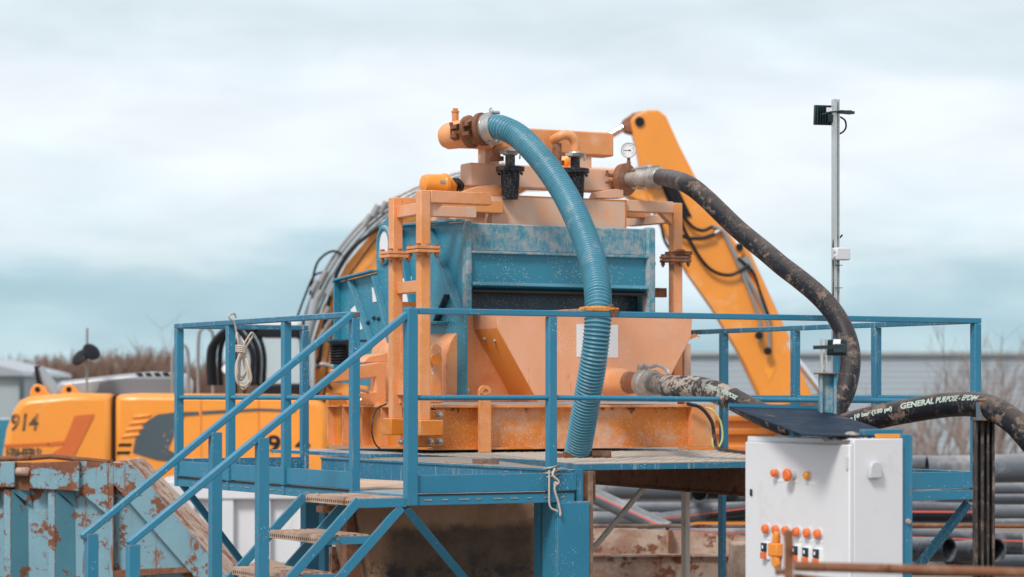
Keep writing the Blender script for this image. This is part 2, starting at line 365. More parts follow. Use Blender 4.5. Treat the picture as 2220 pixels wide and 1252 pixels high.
        if bevel:
            bv = o.modifiers.new('bevel', 'BEVEL'); bv.width = bevel; bv.segments = 2; bv.limit_method = 'ANGLE'; bv.angle_limit = R(50)
        return o
def tag(o, label, cat, group=None):
    o['label'] = label; o['category'] = cat
    if group: o['group'] = group
    return o
def thing(name, label, cat, loc, rz=0., group=None):
    o = bpy.data.objects.new(name, None); o.empty_display_size = .2
    o.location = loc; o.rotation_euler = (0, 0, rz); COL.objects.link(o)
    o.matrix_basis = Matrix.Translation(Vector(loc)) @ Matrix.Rotation(rz, 4, 'Z')
    return tag(o, label, cat, group)
def struct(o, kind='structure'): o['kind'] = kind; return o
def sub(name, parent, mb, mats, **k):     # a sub-part: parent is a part mesh at identity under its thing
    k2 = dict(k); root = parent.parent
    return mb.build(name, mats, root, under=parent, **k2)
def spline(pts, n=12):
    pts = [Vector(p) for p in pts]; res = []
    e = [pts[0] * 2 - pts[1]] + pts + [pts[-1] * 2 - pts[-2]]
    for i in range(1, len(e) - 2):
        p0, p1, p2, p3 = e[i - 1:i + 3]
        for k in range(n):
            t = k / n
            res.append(.5 * ((2 * p1) + (p2 - p0) * t + (2 * p0 - 5 * p1 + 4 * p2 - p3) * t * t + (3 * p1 - p0 - 3 * p2 + p3) * t ** 3))
    res.append(pts[-1]); return res
def resample(pts, step):
    out = [pts[0].copy()]; acc = 0
    for a, b in zip(pts, pts[1:]):
        L_ = (b - a).length
        if L_ < 1e-9: continue
        t = step - acc
        while t <= L_:
            out.append(a.lerp(b, t / L_)); t += step
        acc = L_ - (t - step)
    return out
def text_mesh(body, size, extrude=.0, bold=0., sx=1., fine=False):
    c = bpy.data.curves.new('t', 'FONT'); c.body = body; c.size = size; c.extrude = extrude; c.offset = bold; c.resolution_u = 3
    o = bpy.data.objects.new('t', c); COL.objects.link(o)
    bpy.context.view_layer.update()
    dg = bpy.context.evaluated_depsgraph_get(); me = bpy.data.meshes.new_from_object(o.evaluated_get(dg))
    if fine:
        bm = bmesh.new(); bm.from_mesh(me); bmesh.ops.triangulate(bm, faces=bm.faces); bmesh.ops.subdivide_edges(bm, edges=bm.edges, cuts=3, use_grid_fill=True); bm.to_mesh(me); bm.free()
    vs = [Vector((v.co.x * sx, v.co.y, v.co.z)) for v in me.vertices]; fs = [list(p.vertices) for p in me.polygons]
    bpy.data.objects.remove(o); bpy.data.curves.remove(c); bpy.data.meshes.remove(me)
    return vs, fs
def text_on(mb, body, origin, xdir, ydir, size, bold=0., sx=1., ext=.002):
    vs, fs = text_mesh(body, size, ext, bold, sx); nrm = Vector(xdir).cross(Vector(ydir)).normalized()
    mb.add([Vector(origin) + Vector(xdir) * v.x + Vector(ydir) * v.y + nrm * v.z for v in vs], fs)
def bolt(mb, p, d, r=.018, l=.02):
    mb.lathe(p, d, [(0, r * 1.5), (.005, r * 1.5), (.005, r), (l, r), (l + .004, r * .6)], 6)
def copy_tree(o, parent=None):
    c = o.copy(); COL.objects.link(c)
    if parent is not None: c.parent = parent
    for ch in [x for x in o.children]: copy_tree(ch, c)
    return c

# ================================================================== SETTING
g = MB(); n = 40
g.add([(-900, -60, 0), (900, -60, 0), (900, 1800, 0), (-900, 1800, 0)], [(0, 1, 2, 3)])
struct(g.build('ground', 'ground', smooth=False))

def mound(name, x0, x1, y0, y1, top, seed, mat):
    m = MB(); nx, ny = 40, 14; vs = []
    for j in range(ny + 1):
        for i in range(nx + 1):
            x = x0 + (x1 - x0) * i / nx; y = y0 + (y1 - y0) * j / ny
            e = math.sin(math.pi * j / ny) ** .6 * min(1, 5 * i / nx, 5 * (1 - i / nx))
            h = top * e * (1 + .18 * mnoise(Vector((x * 1.1, y * 1.1, seed))) + .07 * mnoise(Vector((x * 5, y * 5, seed)))) if e > 0 else -.02
            vs.append((x, y, h))
    fs = [(j * (nx + 1) + i, j * (nx + 1) + i + 1, (j + 1) * (nx + 1) + i + 1, (j + 1) * (nx + 1) + i) for j in range(ny) for i in range(nx)]
    m.add(vs, fs); return struct(m.build(name, mat))
mound('earth_bank', -4.6, -1.0, 22.6, 25.5, .60, 3, 'mud')

# warehouse with ribbed cladding
t = thing('warehouse', 'long low grey warehouse with horizontally ribbed cladding behind the pipe stacks', 'warehouse', (12, 96, 0))
m = MB(); zt = 3.72; k = 17; prof = []
for i in range(k):
    z0 = zt * i / k; dz = zt / k; prof += [(0, z0), (-.009, z0 + dz * .25), (-.009, z0 + dz * .6), (0, z0 + dz * .8)]
prof.append((0, zt)); X0, X1 = 2.5, 40
for (a, b) in zip(prof, prof[1:]):
    m.add([(X0, 96 + a[0], a[1]), (X1, 96 + a[0], a[1]), (X1, 96 + b[0], b[1]), (X0, 96 + b[0], b[1])], [(0, 1, 2, 3)])
m.add([(X0, 96, 0), (X0, 120, 0), (X0, 120, zt), (X0, 96, zt), (X1, 96, 0), (X1, 120, 0), (X1, 120, zt), (X1, 96, zt)], [(0, 1, 2, 3), (4, 5, 6, 7), (3, 2, 6, 7), (1, 5, 6, 2)])
m.build('wall', 'clad', t, smooth=False)
MB().box(X0 - .1, X1 + .1, 95.8, 120, zt, zt + .14, lambda a, b, c: Vector((a, b, c))).build('roof', 'shedw', t)

# small shed far left
t = thing('shed', 'grey shed with a pale low pitched roof at the far left edge', 'shed', (-12.4, 60, 0))
W3 = lambda a, b, c: Vector((a, b, c))
MB().box(-16, -11.5, 60, 66, 0, 2.66, W3).build('wall', 'shedw', t)
m = MB(); m.prism([(-16.1, 59.8, 2.66), (-11.38, 59.8, 2.66), (-11.42, 59.8, 2.76), (-12.9, 59.8, 3.12), (-16.1, 59.8, 3.3)], (0, 6.4, 0)); m.build('roof', 'hood', t)
m = MB(); m.box(-11.5, -11.4, 59.75, 59.83, 0, 2.66, W3); m.build('downpipe', 'excgrey', t)
t = thing('storage_box', 'teal steel box at the left edge behind the excavator', 'container', (-7.5, 37, 0))
MB().box(-9.5, -7.28, 37, 39, 0, 1.86, W3).build('body', 'teal', t, bevel=.02)
m = MB()
for k in range(5): m.box(-9.2 + k * .42, -9.12 + k * .42, 36.95, 37, .1, 1.8, W3)
m.build('rib', 'teal', t)

# bare shrubs
def shrub_mesh(name, h, wd, n, mat, seed, thick=.035):
    rnd = random.Random(seed); m = MB()
    def twig(p, d, l, r, lev):
        q = p + d * l; a, b = frame(d)
        m.add([p - a * r, p + a * r, q + a * r * .4, q - a * r * .4], [(0, 1, 2, 3)])
        m.add([p - b * r, p + b * r, q + b * r * .4, q - b * r * .4], [(0, 1, 2, 3)])
        if lev:
            for _ in range(rnd.randint(2, 4)):
                dd = (d + Vector((rnd.gauss(0, .4), rnd.gauss(0, .4), rnd.uniform(-.1, .4)))).normalized()
                twig(p + d * l * rnd.uniform(.3, 1), dd, l * rnd.uniform(.45, .75), r * .6, lev - 1)
    for _ in range(n):
        x = rnd.gauss(0, wd * .3); y = rnd.gauss(0, wd * .2)
        d = Vector((x * .12 / max(wd, .1) + rnd.gauss(0, .16), rnd.gauss(0, .16), 1)).normalized()
        twig(Vector((x, y, 0)), d, h * rnd.uniform(.35, .62) * max(.45, 1 - abs(x) / wd), thick, 3)
    return m, mat
protos = []
for s_ in range(3):
    m, mt = shrub_mesh('bare_shrub', 5.6, 3.4, 60, 'twig', 11 + s_, .03); protos.append(m)
rnd = random.Random(5)
shr = ['bare brown shrub beside the grey shed', 'low bare brown shrub above the exhaust pipe', 'bare brown shrub just left of the round mirrors', 'bare brown shrub right behind the round mirrors',
       'bare brown shrub behind the middle of the grey engine cover', 'bare brown shrub behind the slotted end of the grey engine cover', 'bare brown shrub left of the blue guard rail corner post', 'bare brown shrub seen through the guard rail beside the cab']
for i, px in enumerate([88, 128, 165, 215, 262, 305, 345, 415]):
    Y = 72 + (i % 3) * 3; p = onY(px, 858, Y)
    o = protos[i % 3].build('bare_shrub', 'twig', smooth=False, recalc=False) if i < 3 else bpy.data.objects['bare_shrub' if i % 3 == 0 else 'bare_shrub.00%d' % (i % 3)].copy()
    if i >= 3: COL.objects.link(o)
    o.location = (p.x, Y, 0); o.rotation_euler = (0, 0, rnd.uniform(0, 6)); s_ = [.86, .72, .90, .98, .93, 1.0, .88, .8][i]; o.scale = (.9, .9, s_ * .70)
    tag(o, shr[i], 'shrub', 'bare shrubs behind the excavator')
m = MB(); rnd = random.Random(9)
for k in range(5200):
    x = rnd.uniform(-17, -7); y = rnd.uniform(84, 92); h = rnd.uniform(1.6, 3.9) * (.93 + .3 * mnoise(Vector((x * .6, 0, 2)))); r = .05
    dx = rnd.gauss(0, .3)
    m.add([(x - r, y, 0), (x + r, y, 0), (x + dx + .01, y, h), (x + dx - .01, y, h)], [(0, 1, 2, 3)])
    for _ in range(3):
        t_ = rnd.uniform(.3, .9); q = rnd.gauss(0, .35); m.add([(x + dx * t_ - .02, y, h * t_), (x + dx * t_ + .02, y, h * t_), (x + dx * t_ + q, y + .05, h * t_ + .5)], [(0, 1, 2)])
o = m.build('thicket', 'twig', smooth=False, recalc=False); struct(o, 'stuff'); tag(o, 'distant brown thicket of bare scrub behind the excavator', 'scrub')
rl = ['thin bare shrub in front of the grey warehouse left of the right corner post', 'thin bare shrub against the warehouse wall between the two rightmost rail posts',
      'thin bare shrub against the warehouse wall right of the rusty hose stand', 'tall thin bare shrub at the right edge in front of the warehouse', 'thin bare shrub seen low behind the control cabinet post', 'thin bare shrub just above the lettered hose, left of the corner post', 'thin bare shrub right against the left side of the corner post']
for i, (px, h) in enumerate([(2062, 2.9), (2000, 2.2), (2150, 3.2), (2195, 3.6), (1960, 2.4), (2035, 2.6), (2090, 3.0)]):
    m, mt = shrub_mesh('thin_shrub', h * 1.15, 1.5, 10, 'reed', 30 + i, .024); Y = 56 + i; p = onY(px, 858, Y)
    o = m.build('thin_shrub', 'reed', smooth=False, recalc=False); o.location = (p.x, Y, .1); tag(o, rl[i], 'shrub', 'thin bare shrubs by the warehouse')

# ================================================================== EXCAVATOR
EY = 32.0
def E(px, py, Y=EY): return onY(px, py, Y)
base = E(400, 858); base.z = 0
t = thing('excavator', 'yellow tracked excavator with grey side stripe parked behind the platform, arm raised over the machine', 'excavator', base)
def plate(pts, Y, th): m = MB(); m.prism([E(x, y, Y) for x, y in pts], (0, th, 0)); return m
cw = MB()
cw.prism([E(x, y) for x, y in [(2, 1052), (3, 985), (12, 930), (28, 888), (42, 868), (62, 860), (150, 852), (243, 854), (243, 1052)]], (0, 2.45, 0))
cwo = cw.build('counterweight', 'exc', t, bevel=.09)
m = MB(); m.prism([E(x, y, EY - .012) for x, y in [(114, 982), (146, 962), (168, 912), (202, 906), (160, 990), (114, 990)]], (0, .01, 0)); sub('stripe', cwo, m, 'excdark')
m = MB(); m.prism([E(x, y, EY - .010) for x, y in [(104, 960), (140, 956), (162, 902), (204, 898), (202, 907), (168, 912), (146, 964), (104, 968)]], (0, .008, 0)); m.prism([E(x, y, EY - .010) for x, y in [(8, 964), (106, 960), (106, 966), (8, 970)]], (0, .008, 0)); sub('groove', cwo, m, 'excdark')
m = MB(); X = Vector((1, 0, 0)); text_on(m, "914", E(20, 934, EY - .004), (X + Z * .02), (Z + X * .12), .30, .006, .80); text_on(m, "EBHERR", E(12, 993, EY - .004), X, Z, .165, .008, .80); sub('lettering', cwo, m, 'worn_ink')
for x0 in (66, 134):
    m = plate([(x0 - 2, 860), (x0, 845), (x0 + 6, 836), (x0 + 16, 833), (x0 + 24, 836), (x0 + 42, 856), (x0 + 40, 862)], EY + .35, .08); lg = m.build('lifting_lug', 'exc', t, bevel=.01)
    m = MB(); c = E(x0 + 15, 845, EY + .34); m.cyl(c, c + Vector((0, .1, 0)), .035); sub('hole', lg, m, 'blk')
m = MB(); m.lathe(E(122, 856, EY + .9), E(80, 800, EY + .9) - E(122, 856, EY + .9), [(0, .09), (.40, .085), (.40, .07), (.3, .07)], 20); ex = m.build('exhaust_pipe', ['hood'], t)
m = MB(); m.prism([E(x, y, EY + .75) for x, y in [(74, 795), (80, 794), (86, 835), (80, 838)]], (0, .25, 0)); sub('cap', ex, m, 'blk')
m = plate([(88, 856), (84, 832), (100, 840), (106, 856)], EY + .8, .1); m.build('exhaust_bracket', 'exc', t)
bd = plate([(247, 1048), (247, 856), (300, 853), (640, 856), (700, 872), (712, 905), (712, 1048)], EY, 2.4); bdo = bd.build('engine_housing', 'exc', t, bevel=.08)
m = MB(); m.box(E(243.5, 0).x, E(248, 0).x, EY + .02, EY + 2.3, .9, 2.2, W3); m.build('panel_gap', 'blk', t)
for x in (435, 560):
    m = MB(); m.prism([E(xx, y, EY - .004) for xx, y in [(x - 3, 858), (x, 866), (x, 1040), (x + 2, 1040), (x + 2, 866), (x - 1, 858)]], (0, .01, 0)); sub('door_seam', bdo, m, 'excdark')
m = MB()
for (x0, x1, y) in [(256, 286, 962), (252, 283, 979)]: m.prism([E(x0, y + 6, EY - .01), E(x1 - 3, y + 6, EY - .01), E(x1, y, EY - .01), E(x0 + 3, y, EY - .01)], (0, .02, 0))
sub('vent_slot', bdo, m, 'blk')
m = MB()
for k in range(4): m.prism([E(x, y, EY - .02) for x, y in [(262 + k * 8, 950 - k * 14), (300 + k * 8, 946 - k * 14), (305 + k * 8, 940 - k * 14), (268 + k * 8, 943 - k * 14)]], (0, .03, 0))
sub('vent_louvre', bdo, m, 'exc', bevel=.01)
m = MB(); m.prism([E(x, y, EY - .012) for x, y in [(288, 982), (294, 950), (312, 918), (342, 899), (385, 894), (430, 893), (432, 900), (400, 902), (385, 925), (364, 975), (385, 986), (400, 1004), (340, 998)]], (0, .01, 0)); sub('side_stripe', bdo, m, 'excgrey')
m = MB(); m.prism([E(x, y, EY - .012) for x, y in [(438, 892), (560, 886), (640, 889), (640, 893), (560, 891), (438, 899)]], (0, .01, 0)); sub('side_stripe', bdo, m, 'excgrey')
m = MB(); text_on(m, "914", E(578, 980, EY - .006), X, Z, .29, .008, 1.25); sub('lettering', bdo, m, 'blk')
m = MB(); pts = [(118, 858), (122, 832), (134, 826), (260, 812), (330, 806), (380, 808), (392, 826), (392, 858)]; m.prism([E(x, y, EY + .55) for x, y in pts], (0, 1.3, 0)); hd = m.build('engine_cover', 'hood', t, bevel=.05)
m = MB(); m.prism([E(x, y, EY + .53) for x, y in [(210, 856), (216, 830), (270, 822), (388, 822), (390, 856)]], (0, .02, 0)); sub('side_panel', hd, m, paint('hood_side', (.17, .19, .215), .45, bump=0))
m = MB()
for k in range(4): m.prism([E(x, y, EY + .54) for x, y in [(294 + k * 19, 810 - k * .5), (306 + k * 19, 809 - k * .5), (312 + k * 19, 815), (300 + k * 19, 816)]], (0, .6, 0))
sub('grille_slot', hd, m, 'blk')
m = MB(); m.cyl(E(188, 860, EY + .2), E(189, 712, EY + .2), .016, 10); mr = m.build('mirror_pole', 'hydr', t)
for (cx, cy, dx) in [(176, 778, -1), (196, 766, 1)]:
    m = MB(); c = E(cx, cy, EY + .15); m.lathe(c, Vector((.5 * dx, -.6, .55)), [(0, .05), (.01, .115), (.035, .12), (.05, .09)], 24); sub('mirror', mr, m, 'blk')
# cab
CY = EY + .25
cb = MB(); fr = [(512, 858), (512, 740), (524, 714), (640, 708), (652, 720), (668, 858)]
for a, b in zip([E(x, y, CY) for x, y in fr], [E(x, y, CY) for x, y in fr[1:]]): cb.bar(a, b, .03, .03); cb.bar(a + Vector((0, 1, 0)), b + Vector((0, 1, 0)), .03, .03)
cb.prism([E(x, y, CY) for x, y in [(556, 730), (560, 708), (640, 702), (652, 718), (650, 730)]], (0, 1.05, 0))
cb.prism([E(x, y, CY) for x, y in [(560, 858), (560, 834), (668, 834), (668, 858)]], (0, 1.05, 0))
cbo = cb.build('cab', 'blk', t, bevel=.015)
m = MB(); m.prism([E(x, y, CY + .03) for x, y in [(504, 832), (504, 736), (648, 736), (660, 832)]], (0, .012, 0)); sub('window', cbo, m, 'glass')
m = MB(); m.prism([E(x, y, CY - .02) for x, y in [(520, 708), (560, 704), (560, 700), (640, 696), (650, 704), (640, 708)]], (0, 1.1, 0)); sub('roof', cbo, m, 'white', bevel=.03)
m = MB(); c = E(492, 801, CY - .2); m.lathe(c, (0, -1, 0), [(0, .05), (.03, .06), (.05, .05)], 16); m.cyl(c, c + Vector((0, .2, 0)), .015); sub('work_lamp', cbo, m, 'paper')
# grab rails
for i, (x0, x1, yt) in enumerate([(374, 408, 748), (430, 462, 712)]):
    m = MB(); m.tube(spline([E(x0, 855, EY + .4), E(x0, yt + 25, EY + .4), E(x0 + 10, yt, EY + .4), E(x1 - 8, yt + 2, EY + .4), E(x1, yt + 25, EY + .4), E(x1, 855, EY + .4)], 6), .022, 8); m.build('grab_rail', 'hydr', t)
# black hose arches beside the cab
for (x0, x1, yt, off) in [(455, 548, 716, .0), (466, 560, 709, .1), (479, 574, 706, .2)]:
    m = MB(); Yh = EY + .1 + off
    m.tube(spline([E(x0, 836, Yh), E(x0 - 2, 770, Yh), E(x0 + 8, yt + 26, Yh), E((x0 + x1) / 2 - 12, yt, Yh), E((x0 + x1) / 2 + 16, yt + 1, Yh), E(x1 - 10, yt + 30, Yh), E(x1, 775, Yh), E(x1 - 2, 836, Yh)], 8), .034, 12)
    m.build('looped_hose', 'blk', t)
# boom
BY = EY + .75
bo = [(640, 905), (655, 860), (672, 760), (700, 665), (750, 572), (818, 492), (900, 436), (1000, 396), (1120, 370), (1240, 361), (1340, 366), (1425, 394), (1442, 425), (1420, 445), (1380, 436)]
bi = [(1340, 414), (1250, 408), (1120, 409), (1000, 436), (915, 520), (860, 620), (815, 800), (780, 905), (710, 930)]
m = plate(bo + bi, BY, .45); boom = m.build('boom', 'exc', t, bevel=.03)
for k, (dx, dy, r) in enumerate([(-26, -16, .020), (-19, -11, .022), (-11, -6, .02), (-4, -2, .016)]):
    m = MB(); m.tube(spline([E(x + dx, y + dy, BY - .05 - .02 * k) for x, y in bo[1:9]], 6), r, 8); sub('hydraulic_line', boom, m, 'hydr')
for pts, r in (([(690, 800), (704, 700), (722, 620), (738, 578), (762, 541), (811, 501), (850, 476), (930, 430)], .026), ([(700, 880), (722, 700), (745, 620), (778, 570), (815, 520), (860, 486)], .011),
               ([(672, 640), (684, 580), (700, 556), (722, 545), (742, 552)], .016), ([(640, 700), (662, 640), (680, 600), (700, 590)], .014)):
    m = MB(); m.tube(spline([E(x, y, BY - .12) for x, y in pts], 6), r, 8); sub('black_hose', boom, m, 'blk')
for (x, y, r) in [(684, 655, .05), (676, 632, .04), (694, 612, .04), (712, 640, .04), (700, 690, .04), (808, 470, .05), (824, 462, .04), (790, 490, .04)]:
    m = MB(); c = E(x, y, BY - .16); m.cyl(c, c + Vector((.08, 0, .14)), r, 8); sub('hose_clamp', boom, m, 'hydr')
for pts, r in [([(702, 940), (690, 900), (672, 870), (690, 840), (735, 800)], .028), ([(668, 800), (700, 790), (760, 795), (820, 700)], .03), ([(640, 830), (700, 720), (740, 660)], .03)]:
    m = MB(); m.tube(spline([E(x, y, BY - .12) for x, y in pts], 6), r, 8); sub('hydraulic_line', boom, m, 'hydr')
for pts in [[(680, 880), (690, 850), (705, 830), (720, 845)], [(655, 690), (668, 730), (672, 760), (690, 790)], [(700, 900), (712, 880), (700, 860)]]:
    m = MB(); m.tube(spline([E(x, y, BY - .15) for x, y in pts], 6), .018, 8); sub('black_hose', boom, m, 'blk')
# boom cylinder (pale, by the cab)
m = MB(); m.cyl(E(622, 905, EY + .55), E(684, 650, EY + .55), .06, 18); bcy = m.build('boom_cylinder', 'hood', t)
m = MB(); m.cyl(E(672, 905, EY + .4), E(676, 760, EY + .4), .05, 14); sub('rod', bcy, m, 'chrome')
# stick cylinder
m = MB(); m.cyl(E(960, 500, BY + .2), E(1240, 342, BY + .2), .085, 18); sy = m.build('arm_cylinder', 'exc', t)
m = MB(); m.cyl(E(1240, 342, BY + .2), E(1378, 261, BY + .2), .05, 16); sub('rod', sy, m, 'chrome')
m = MB(); m.prism([E(x, y, BY + .05) for x, y in [(1348, 262), (1372, 245), (1398, 240), (1400, 268), (1372, 290), (1354, 285)]], (0, .3, 0)); sub('rod_eye', sy, m, 'rustflange', bevel=.02)
# stick
sy_ = BY - .02
so_ = [(1366, 262), (1378, 248), (1404, 238), (1428, 239), (1444, 252), (1474, 318), (1512, 392), (1552, 462), (1597, 528), (1609, 536), (1612, 550), (1604, 564), (1640, 620), (1690, 712), (1735, 800), (1768, 872)]
si_ = [(1700, 905), (1652, 872), (1600, 760), (1545, 668), (1490, 590), (1440, 500), (1398, 420), (1382, 330)]
m = plate(so_ + si_, sy_, .42); st = m.build('arm', 'exc', t, bevel=.02)
m = MB(); m.prism([E(x, y, sy_ - .004) for x, y in [(1497, 590), (1562, 665), (1612, 745), (1680, 872), (1664, 872), (1600, 760), (1545, 668), (1490, 592)]], (0, .02, 0))
sub('edge_plate', st, m, 'exc')
for (x, y, r) in [(1387, 264, .06), (1604, 536, .05)]:
    m = MB(); c = E(x, y, sy_ - .03); m.cyl(c, c + Vector((0, .08, 0)), r, 20); sub('pin', st, m, 'blk')
for pts, r in [([(1440, 400), (1490, 480), (1520, 500), (1545, 492)], .022), ([(1430, 440), (1470, 505), (1510, 518), (1550, 508)], .022), ([(1450, 395), (1480, 490), (1530, 575), (1580, 597), (1625, 575)], .022), ([(1600, 560), (1632, 590), (1650, 640), (1668, 690)], .018), ([(1432, 480), (1440, 520), (1455, 545)], .018)]:
    m = MB(); m.tube(spline([E(x, y, sy_ - .08) for x, y in pts], 8), r, 8); sub('black_hose', st, m, 'blk')
for pts in [[(1550, 506), (1565, 500), (1576, 520), (1612, 600), (1645, 690), (1650, 740)], [(1545, 490), (1570, 505), (1590, 545), (1625, 610), (1662, 690), (1668, 760)]]:
    m = MB(); m.tube(spline([E(x, y, sy_ - .05) for x, y in pts], 6), .024, 8); sub('hydraulic_line', st, m, 'hydr')
for (x, y) in [(1645, 728), (1664, 762)]:
    m = MB(); c = E(x, y, sy_ - .08); m.lathe(c, (0, -1, 0), [(0, .05), (.05, .05)], 14); sub('clamp', st, m, 'blk')
m = MB(); m.prism([E(x, y, sy_ - .008) for x, y in [(1655, 800), (1682, 798), (1668, 828)]], (0, .006, 0)); sub('warning_sign', st, m, 'amber')
for k in range(3):
    m = MB(); c = E(1378 + k * 14, 372 + k * 14, sy_ - .1); m.cyl(c, c + Vector((.2, 0, .05)), .05, 10); sub('hose_clamp', st, m, 'hydr')
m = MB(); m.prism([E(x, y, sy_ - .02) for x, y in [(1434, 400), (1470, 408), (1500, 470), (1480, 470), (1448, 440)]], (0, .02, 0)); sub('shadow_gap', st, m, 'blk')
m = MB(); m.cyl(E(1606, 540, sy_ + .2), E(1700, 745, sy_ + .2), .095, 18); bk = m.build('bucket_cylinder', 'exc', t)
m = MB(); m.cyl(E(1700, 745, sy_ + .2), E(1790, 862, sy_ + .2), .045, 14); sub('rod', bk, m, 'chrome')
m = MB(); m.cyl(E(1622, 590, sy_ + .05), E(1608, 560, sy_ + .05), .09, 12); sub('gland', bk, m, 'hydr')
m = MB(); m.prism([E(x, y, sy_ - .02) for x, y in [(1690, 880), (1800, 850), (1850, 900), (1850, 1020), (1760, 1100), (1690, 1020)]], (0, .6, 0)); m.build('bucket', 'rust', t, bevel=.03)
# undercarriage
m = MB(); m.prism([E(x, y, EY + .1) for x, y in [(60, 1225), (30, 1190), (40, 1120), (90, 1100), (640, 1100), (690, 1125), (695, 1190), (660, 1228)]], (0, .5, 0)); m.build('track', 'blk', t, bevel=.02)
m = MB(); m.prism([E(x, y, EY + 1.9) for x, y in [(60, 1225), (30, 1190), (40, 1120), (90, 1100), (640, 1100), (690, 1125), (695, 1190), (660, 1228)]], (0, .5, 0)); m.build('track', 'blk', t, bevel=.02)
m = MB(); m.box(E(150, 0).x, E(600, 0).x, EY + .6, EY + 1.9, .4, 1.12, W3); m.build('chassis', 'blk', t)
for o in t.children:
    if o.name.startswith('track'): o.location.z = -.06

# orange ribbed container behind the tank
t = thing('ribbed_container', 'orange ribbed steel container behind the platform, low to the right of the tank', 'container', (4.0, 34, 0))
p0, p1 = onY(1490, 0, 34).x, onY(1880, 0, 34).x
m = MB(); m.box(p0, p1, 34, 36, 0, 1.9, W3); m.build('body', 'exc', t, bevel=.03)
m = MB()
for zz in (1.2, 1.45, 1.68, 1.86): m.box(p0 - .03, p1 + .03, 33.9, 34, zz, zz + .08, W3)
m.build('rib', 'orange', t, bevel=.01)

# ================================================================== WHITE SKIP
t = thing('white_skip', 'white steel skip with upright ribs standing behind the stairs', 'skip', (-3.2, 30, 0))
a, b = onY(325, 0, 29.6), onY(672, 0, 29.6)
m = MB(); m.box(a.x, b.x, 29.7, 31.6, .25, 1.15, W3); m.build('body', 'whiteskip', t)
m = MB(); m.box(a.x - .02, b.x + .02, 29.58, 31.7, 1.0, 1.21, W3); m.build('rim', 'whiteskip', t, bevel=.015)
for px in (395, 480, 560, 645):
    c = onY(px, 0, 29.6).x; m = MB(); m.box(c, c + .14, 29.6, 29.7, .25, 1.0, W3); m.build('rib', 'whiteskip', t, bevel=.01)
m = MB(); m.box(a.x + .1, b.x - .1, 29.8, 31.5, 0, .25, W3); m.build('runner', 'rust', t)

# ================================================================== RUSTY BLUE SKIP
SY = 20.0
def K(px, py, Y=SY): return onY(px, py, Y)
t = thing('rusty_skip', 'pale blue rusty skip with sloping end and upright ribs, in the lower left corner', 'skip', (-4.4, 21, 0))
m = MB()
m.prism([K(x, y, SY + .09) for x, y in [(-260, 1470), (-260, 1002), (244, 1004), (492, 1262), (470, 1470)]], (0, .012, 0))
m.prism([K(x, y, SY + 1.8) for x, y in [(-220, 1430), (-220, 1002), (244, 1004), (470, 1250), (470, 1430)]], (0, .012, 0))
bdy = m.build('side_wall', 'skip', t)
m = MB(); q = [K(244, 1004, SY + .1), K(500, 1270, SY + .1), K(500, 1280, SY + .1), K(232, 1004, SY + .1)]; m.prism(q, (0, 1.7, 0)); m.build('sloping_end', 'rustpale', t)
for (x0, x1) in [(-250, 32), (64, 172)]:
    m = MB(); m.prism([K(x, y, SY - .03) for x, y in [(x0, 1060), (x0, 1004), (x1, 1000 if x0 > 0 else 1002), (x1, 1066 if x0 > 0 else 1057)]], (0, .13, 0)); m.build('top_rail', 'skip', t, bevel=.008)
m = MB(); m.prism([K(x, y, SY + .02) for x, y in [(172, 1066), (172, 1000), (236, 1004), (236, 1120)]], (0, .07, 0)); m.prism([K(x, y, SY + .0) for x, y in [(236, 1250), (236, 1004), (246, 1004), (246, 1260)]], (0, .09, 0)); m.build('gusset', 'skip', t, bevel=.004)
m = MB(); m.prism([K(x, y, SY + .0) for x, y in [(246, 1004), (284, 1008), (500, 1262), (430, 1262), (246, 1050)]], (0, .09, 0)); m.build('end_flange', 'skip', t, bevel=.004)
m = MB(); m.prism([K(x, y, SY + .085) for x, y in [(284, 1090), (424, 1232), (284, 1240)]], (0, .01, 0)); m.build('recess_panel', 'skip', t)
m = MB(); m.prism([K(x, y, SY + .01) for x, y in [(286, 1076), (296, 1082), (434, 1230), (424, 1238)]], (0, .08, 0)); m.prism([K(x, y, SY + .01) for x, y in [(240, 1238), (430, 1230), (430, 1240), (240, 1252)]], (0, .08, 0)); m.build('edge_bar', 'rust', t)
for (x0, x1) in [(-60, -8), (8, 62), (104, 164)]:
    m = MB()
    m.prism([K(x0, 1300), K(x0, 1062), K(x0 + 15, 1062), K(x0 + 15, 1300)], (0, .1, 0))
    m.prism([K(x0 + 15, 1300), K(x0 + 15, 1062), K(x1 - 10, 1098, SY + .09), K(x1, 1300, SY + .09)], (0, .01, 0))
    m.build('rib', ['skip'], t)
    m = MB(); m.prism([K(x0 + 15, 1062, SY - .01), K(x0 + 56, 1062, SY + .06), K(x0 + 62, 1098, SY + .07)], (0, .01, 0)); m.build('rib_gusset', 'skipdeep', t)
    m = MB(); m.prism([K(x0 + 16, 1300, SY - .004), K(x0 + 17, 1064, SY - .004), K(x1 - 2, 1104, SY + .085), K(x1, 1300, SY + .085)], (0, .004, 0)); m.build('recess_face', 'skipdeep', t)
m = MB(); m.prism([K(x, y, SY + .02) for x, y in [(32, 1062), (32, 1004), (64, 1004), (64, 1064)]], (0, .06, 0)); m.build('pocket', 'rust', t)
m = MB(); m.lathe(K(34, 1023, SY - .02), (1, 0, 0), [(0, .022), (.01, .034), (.095, .034), (.11, .025)], 16); m.build('hook_pin', 'rustpale', t)
m = MB(); m.tube([K(-250, 1001, SY + .02), K(60, 994, SY + .06), K(110, 990, SY + .05), (K(170, 996, SY + .05)), K(244, 1003, SY + .04)], .02, 8); m.build('top_bead', 'rust', t)

